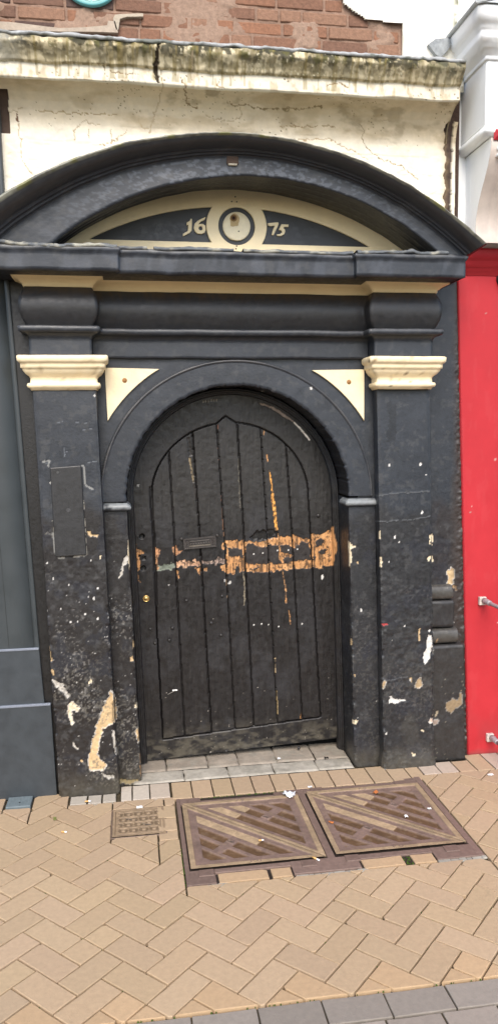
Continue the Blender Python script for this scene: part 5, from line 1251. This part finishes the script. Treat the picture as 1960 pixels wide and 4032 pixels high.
def scrap(p, s, name, label, cat, m, seed, asp=1., ht=.3, z0=.004, group=None, ang=0.):
    x, y = G(p); n = 12; U, V_ = np.meshgrid(np.linspace(-1, 1, n), np.linspace(-1, 1, n), indexing='ij'); rr = np.sqrt(np.maximum(np.abs(U), np.abs(V_)))
    X = U * s * asp * (.8 + .4 * fbm(U, V_, 1.5, 2, seed)) ; Y = V_ * s * (.8 + .4 * fbm(U, V_, 1.5, 2, seed + 1)); Z = s * ht * fbm(U, V_, 2.2, 3, seed + 2) * 1.6
    ca, sa = math.cos(ang), math.sin(ang); P = np.stack([X * ca - Y * sa, X * sa + Y * ca, Z + z0], -1)
    o = gridmesh(name, P, m, None, smooth=False); o.location = (x, y, 0); sd = o.modifiers.new('s', 'SOLIDIFY'); sd.thickness = .0004
    return tag(o, label, cat, group)
scrap((1137, 3142), .020, 'foil_wrapper', 'crumpled silver wrapper on the upper right corner of the left telecom cover', 'litter', M_foil, 801, 1.3, 1.0, ang=-.6)
scrap((1597, 3221), .008, 'paper_scrap', 'tiny crumpled white paper near the middle of the right telecom cover', 'litter', M_paper, 803, .8, 1.0)
scrap((1689, 3189), .006, 'paper_scrap', 'tiny white scrap on the right rim of the right telecom cover', 'litter', M_paper, 805, 1.3, .5)
scrap((1219, 3102), .007, 'paper_scrap', 'small white scrap on the frame between the tops of the two telecom covers', 'litter', M_paper, 807, 1.4, .3)
scrap((550, 3178), .010, 'chewing_gum', 'flat pale chewing gum stuck on the pavers above the small iron cover', 'litter', M_paper, 809, 1.3, .06, .001)
scrap((1302, 3243), .011, 'dead_leaf', 'small orange leaf on the left part of the right telecom cover', 'leaf', M_leaf, 811, .5, .4, ang=.8)
scrap((1478, 3128), .014, 'dead_leaf', 'curled brown leaf near the top edge of the right telecom cover', 'leaf', M_leaf, 813, .7, .6, ang=-.9)
scrap((217, 3226), .014, 'green_leaf', 'small dull green leaf on the pavers left of the small iron cover', 'leaf', mat('green_leaf_skin', (.16, .17, .05), .7, .3, 200, .0005, .2, 90, .3), 815, .45, .2, .002, ang=.1)
scrap((1097, 2996), .010, 'paper_scrap', 'torn white paper on the doorstep below the middle of the door', 'litter', M_paper, 817, .7, .5, .010)
scrap((1284, 2998), .009, 'dark_scrap', 'small black scrap on the doorstep near the right jamb', 'litter', M_dark, 819, 1., 1.2, .010)
scrap((1929, 3052), .009, 'paper_scrap', 'thin white scrap on the pavers at the right in front of the red shopfront', 'litter', M_paper, 821, 1.5, .2, .002)

# ================================================================== LIGHT, SKY, CAMERA
SUN_EL, SUN_AZ = math.radians(45), math.radians(188)      # azimuth of the sun, clockwise from +Y
wd_ = bpy.data.worlds.new('World'); sc.world = wd_; wd_.use_nodes = True; nt = wd_.node_tree; bg = nt.nodes['Background']
sky = nt.nodes.new('ShaderNodeTexSky'); sky.sky_type = 'NISHITA'; sky.sun_disc = False; sky.sun_elevation = SUN_EL; sky.sun_rotation = SUN_AZ; sky.air_density = 1.; sky.dust_density = 2.; sky.ozone_density = 1.
nt.links.new(sky.outputs[0], bg.inputs[0]); bg.inputs[1].default_value = .15
s = bpy.data.lights.new('sun', 'SUN'); s.energy = 1.5; s.angle = math.radians(35); s.color = (1, .93, .83)
so_ = bpy.data.objects.new('sun', s); COL.objects.link(so_)
dv = Vector((math.sin(SUN_AZ) * math.cos(SUN_EL), math.cos(SUN_AZ) * math.cos(SUN_EL), math.sin(SUN_EL)))
so_.rotation_euler = dv.to_track_quat('Z', 'Y').to_euler()
cd = bpy.data.cameras.new('camera'); co = bpy.data.objects.new('camera', cd); COL.objects.link(co); sc.camera = co
cd.sensor_fit = 'VERTICAL'; cd.sensor_height = 24.; cd.lens = 24. * F / 4032.; cd.clip_start = .02; cd.clip_end = 1500.
# camera axes in world: image right, image up, backwards
Rw = np.stack([AX, AY, -AD])          # rows: world x, y, z expressed in (right, down, forward)
right = Rw @ np.array([1, 0, 0]); up = Rw @ np.array([0, -1, 0]); back = Rw @ np.array([0, 0, -1])
M = Matrix(((right[0], up[0], back[0], CAM[0]), (right[1], up[1], back[1], CAM[1]), (right[2], up[2], back[2], CAM[2]), (0, 0, 0, 1)))
co.matrix_world = M
sc.view_settings.view_transform = 'Standard'; sc.view_settings.look = 'None'; sc.view_settings.exposure = 1.05; sc.view_settings.gamma = 1
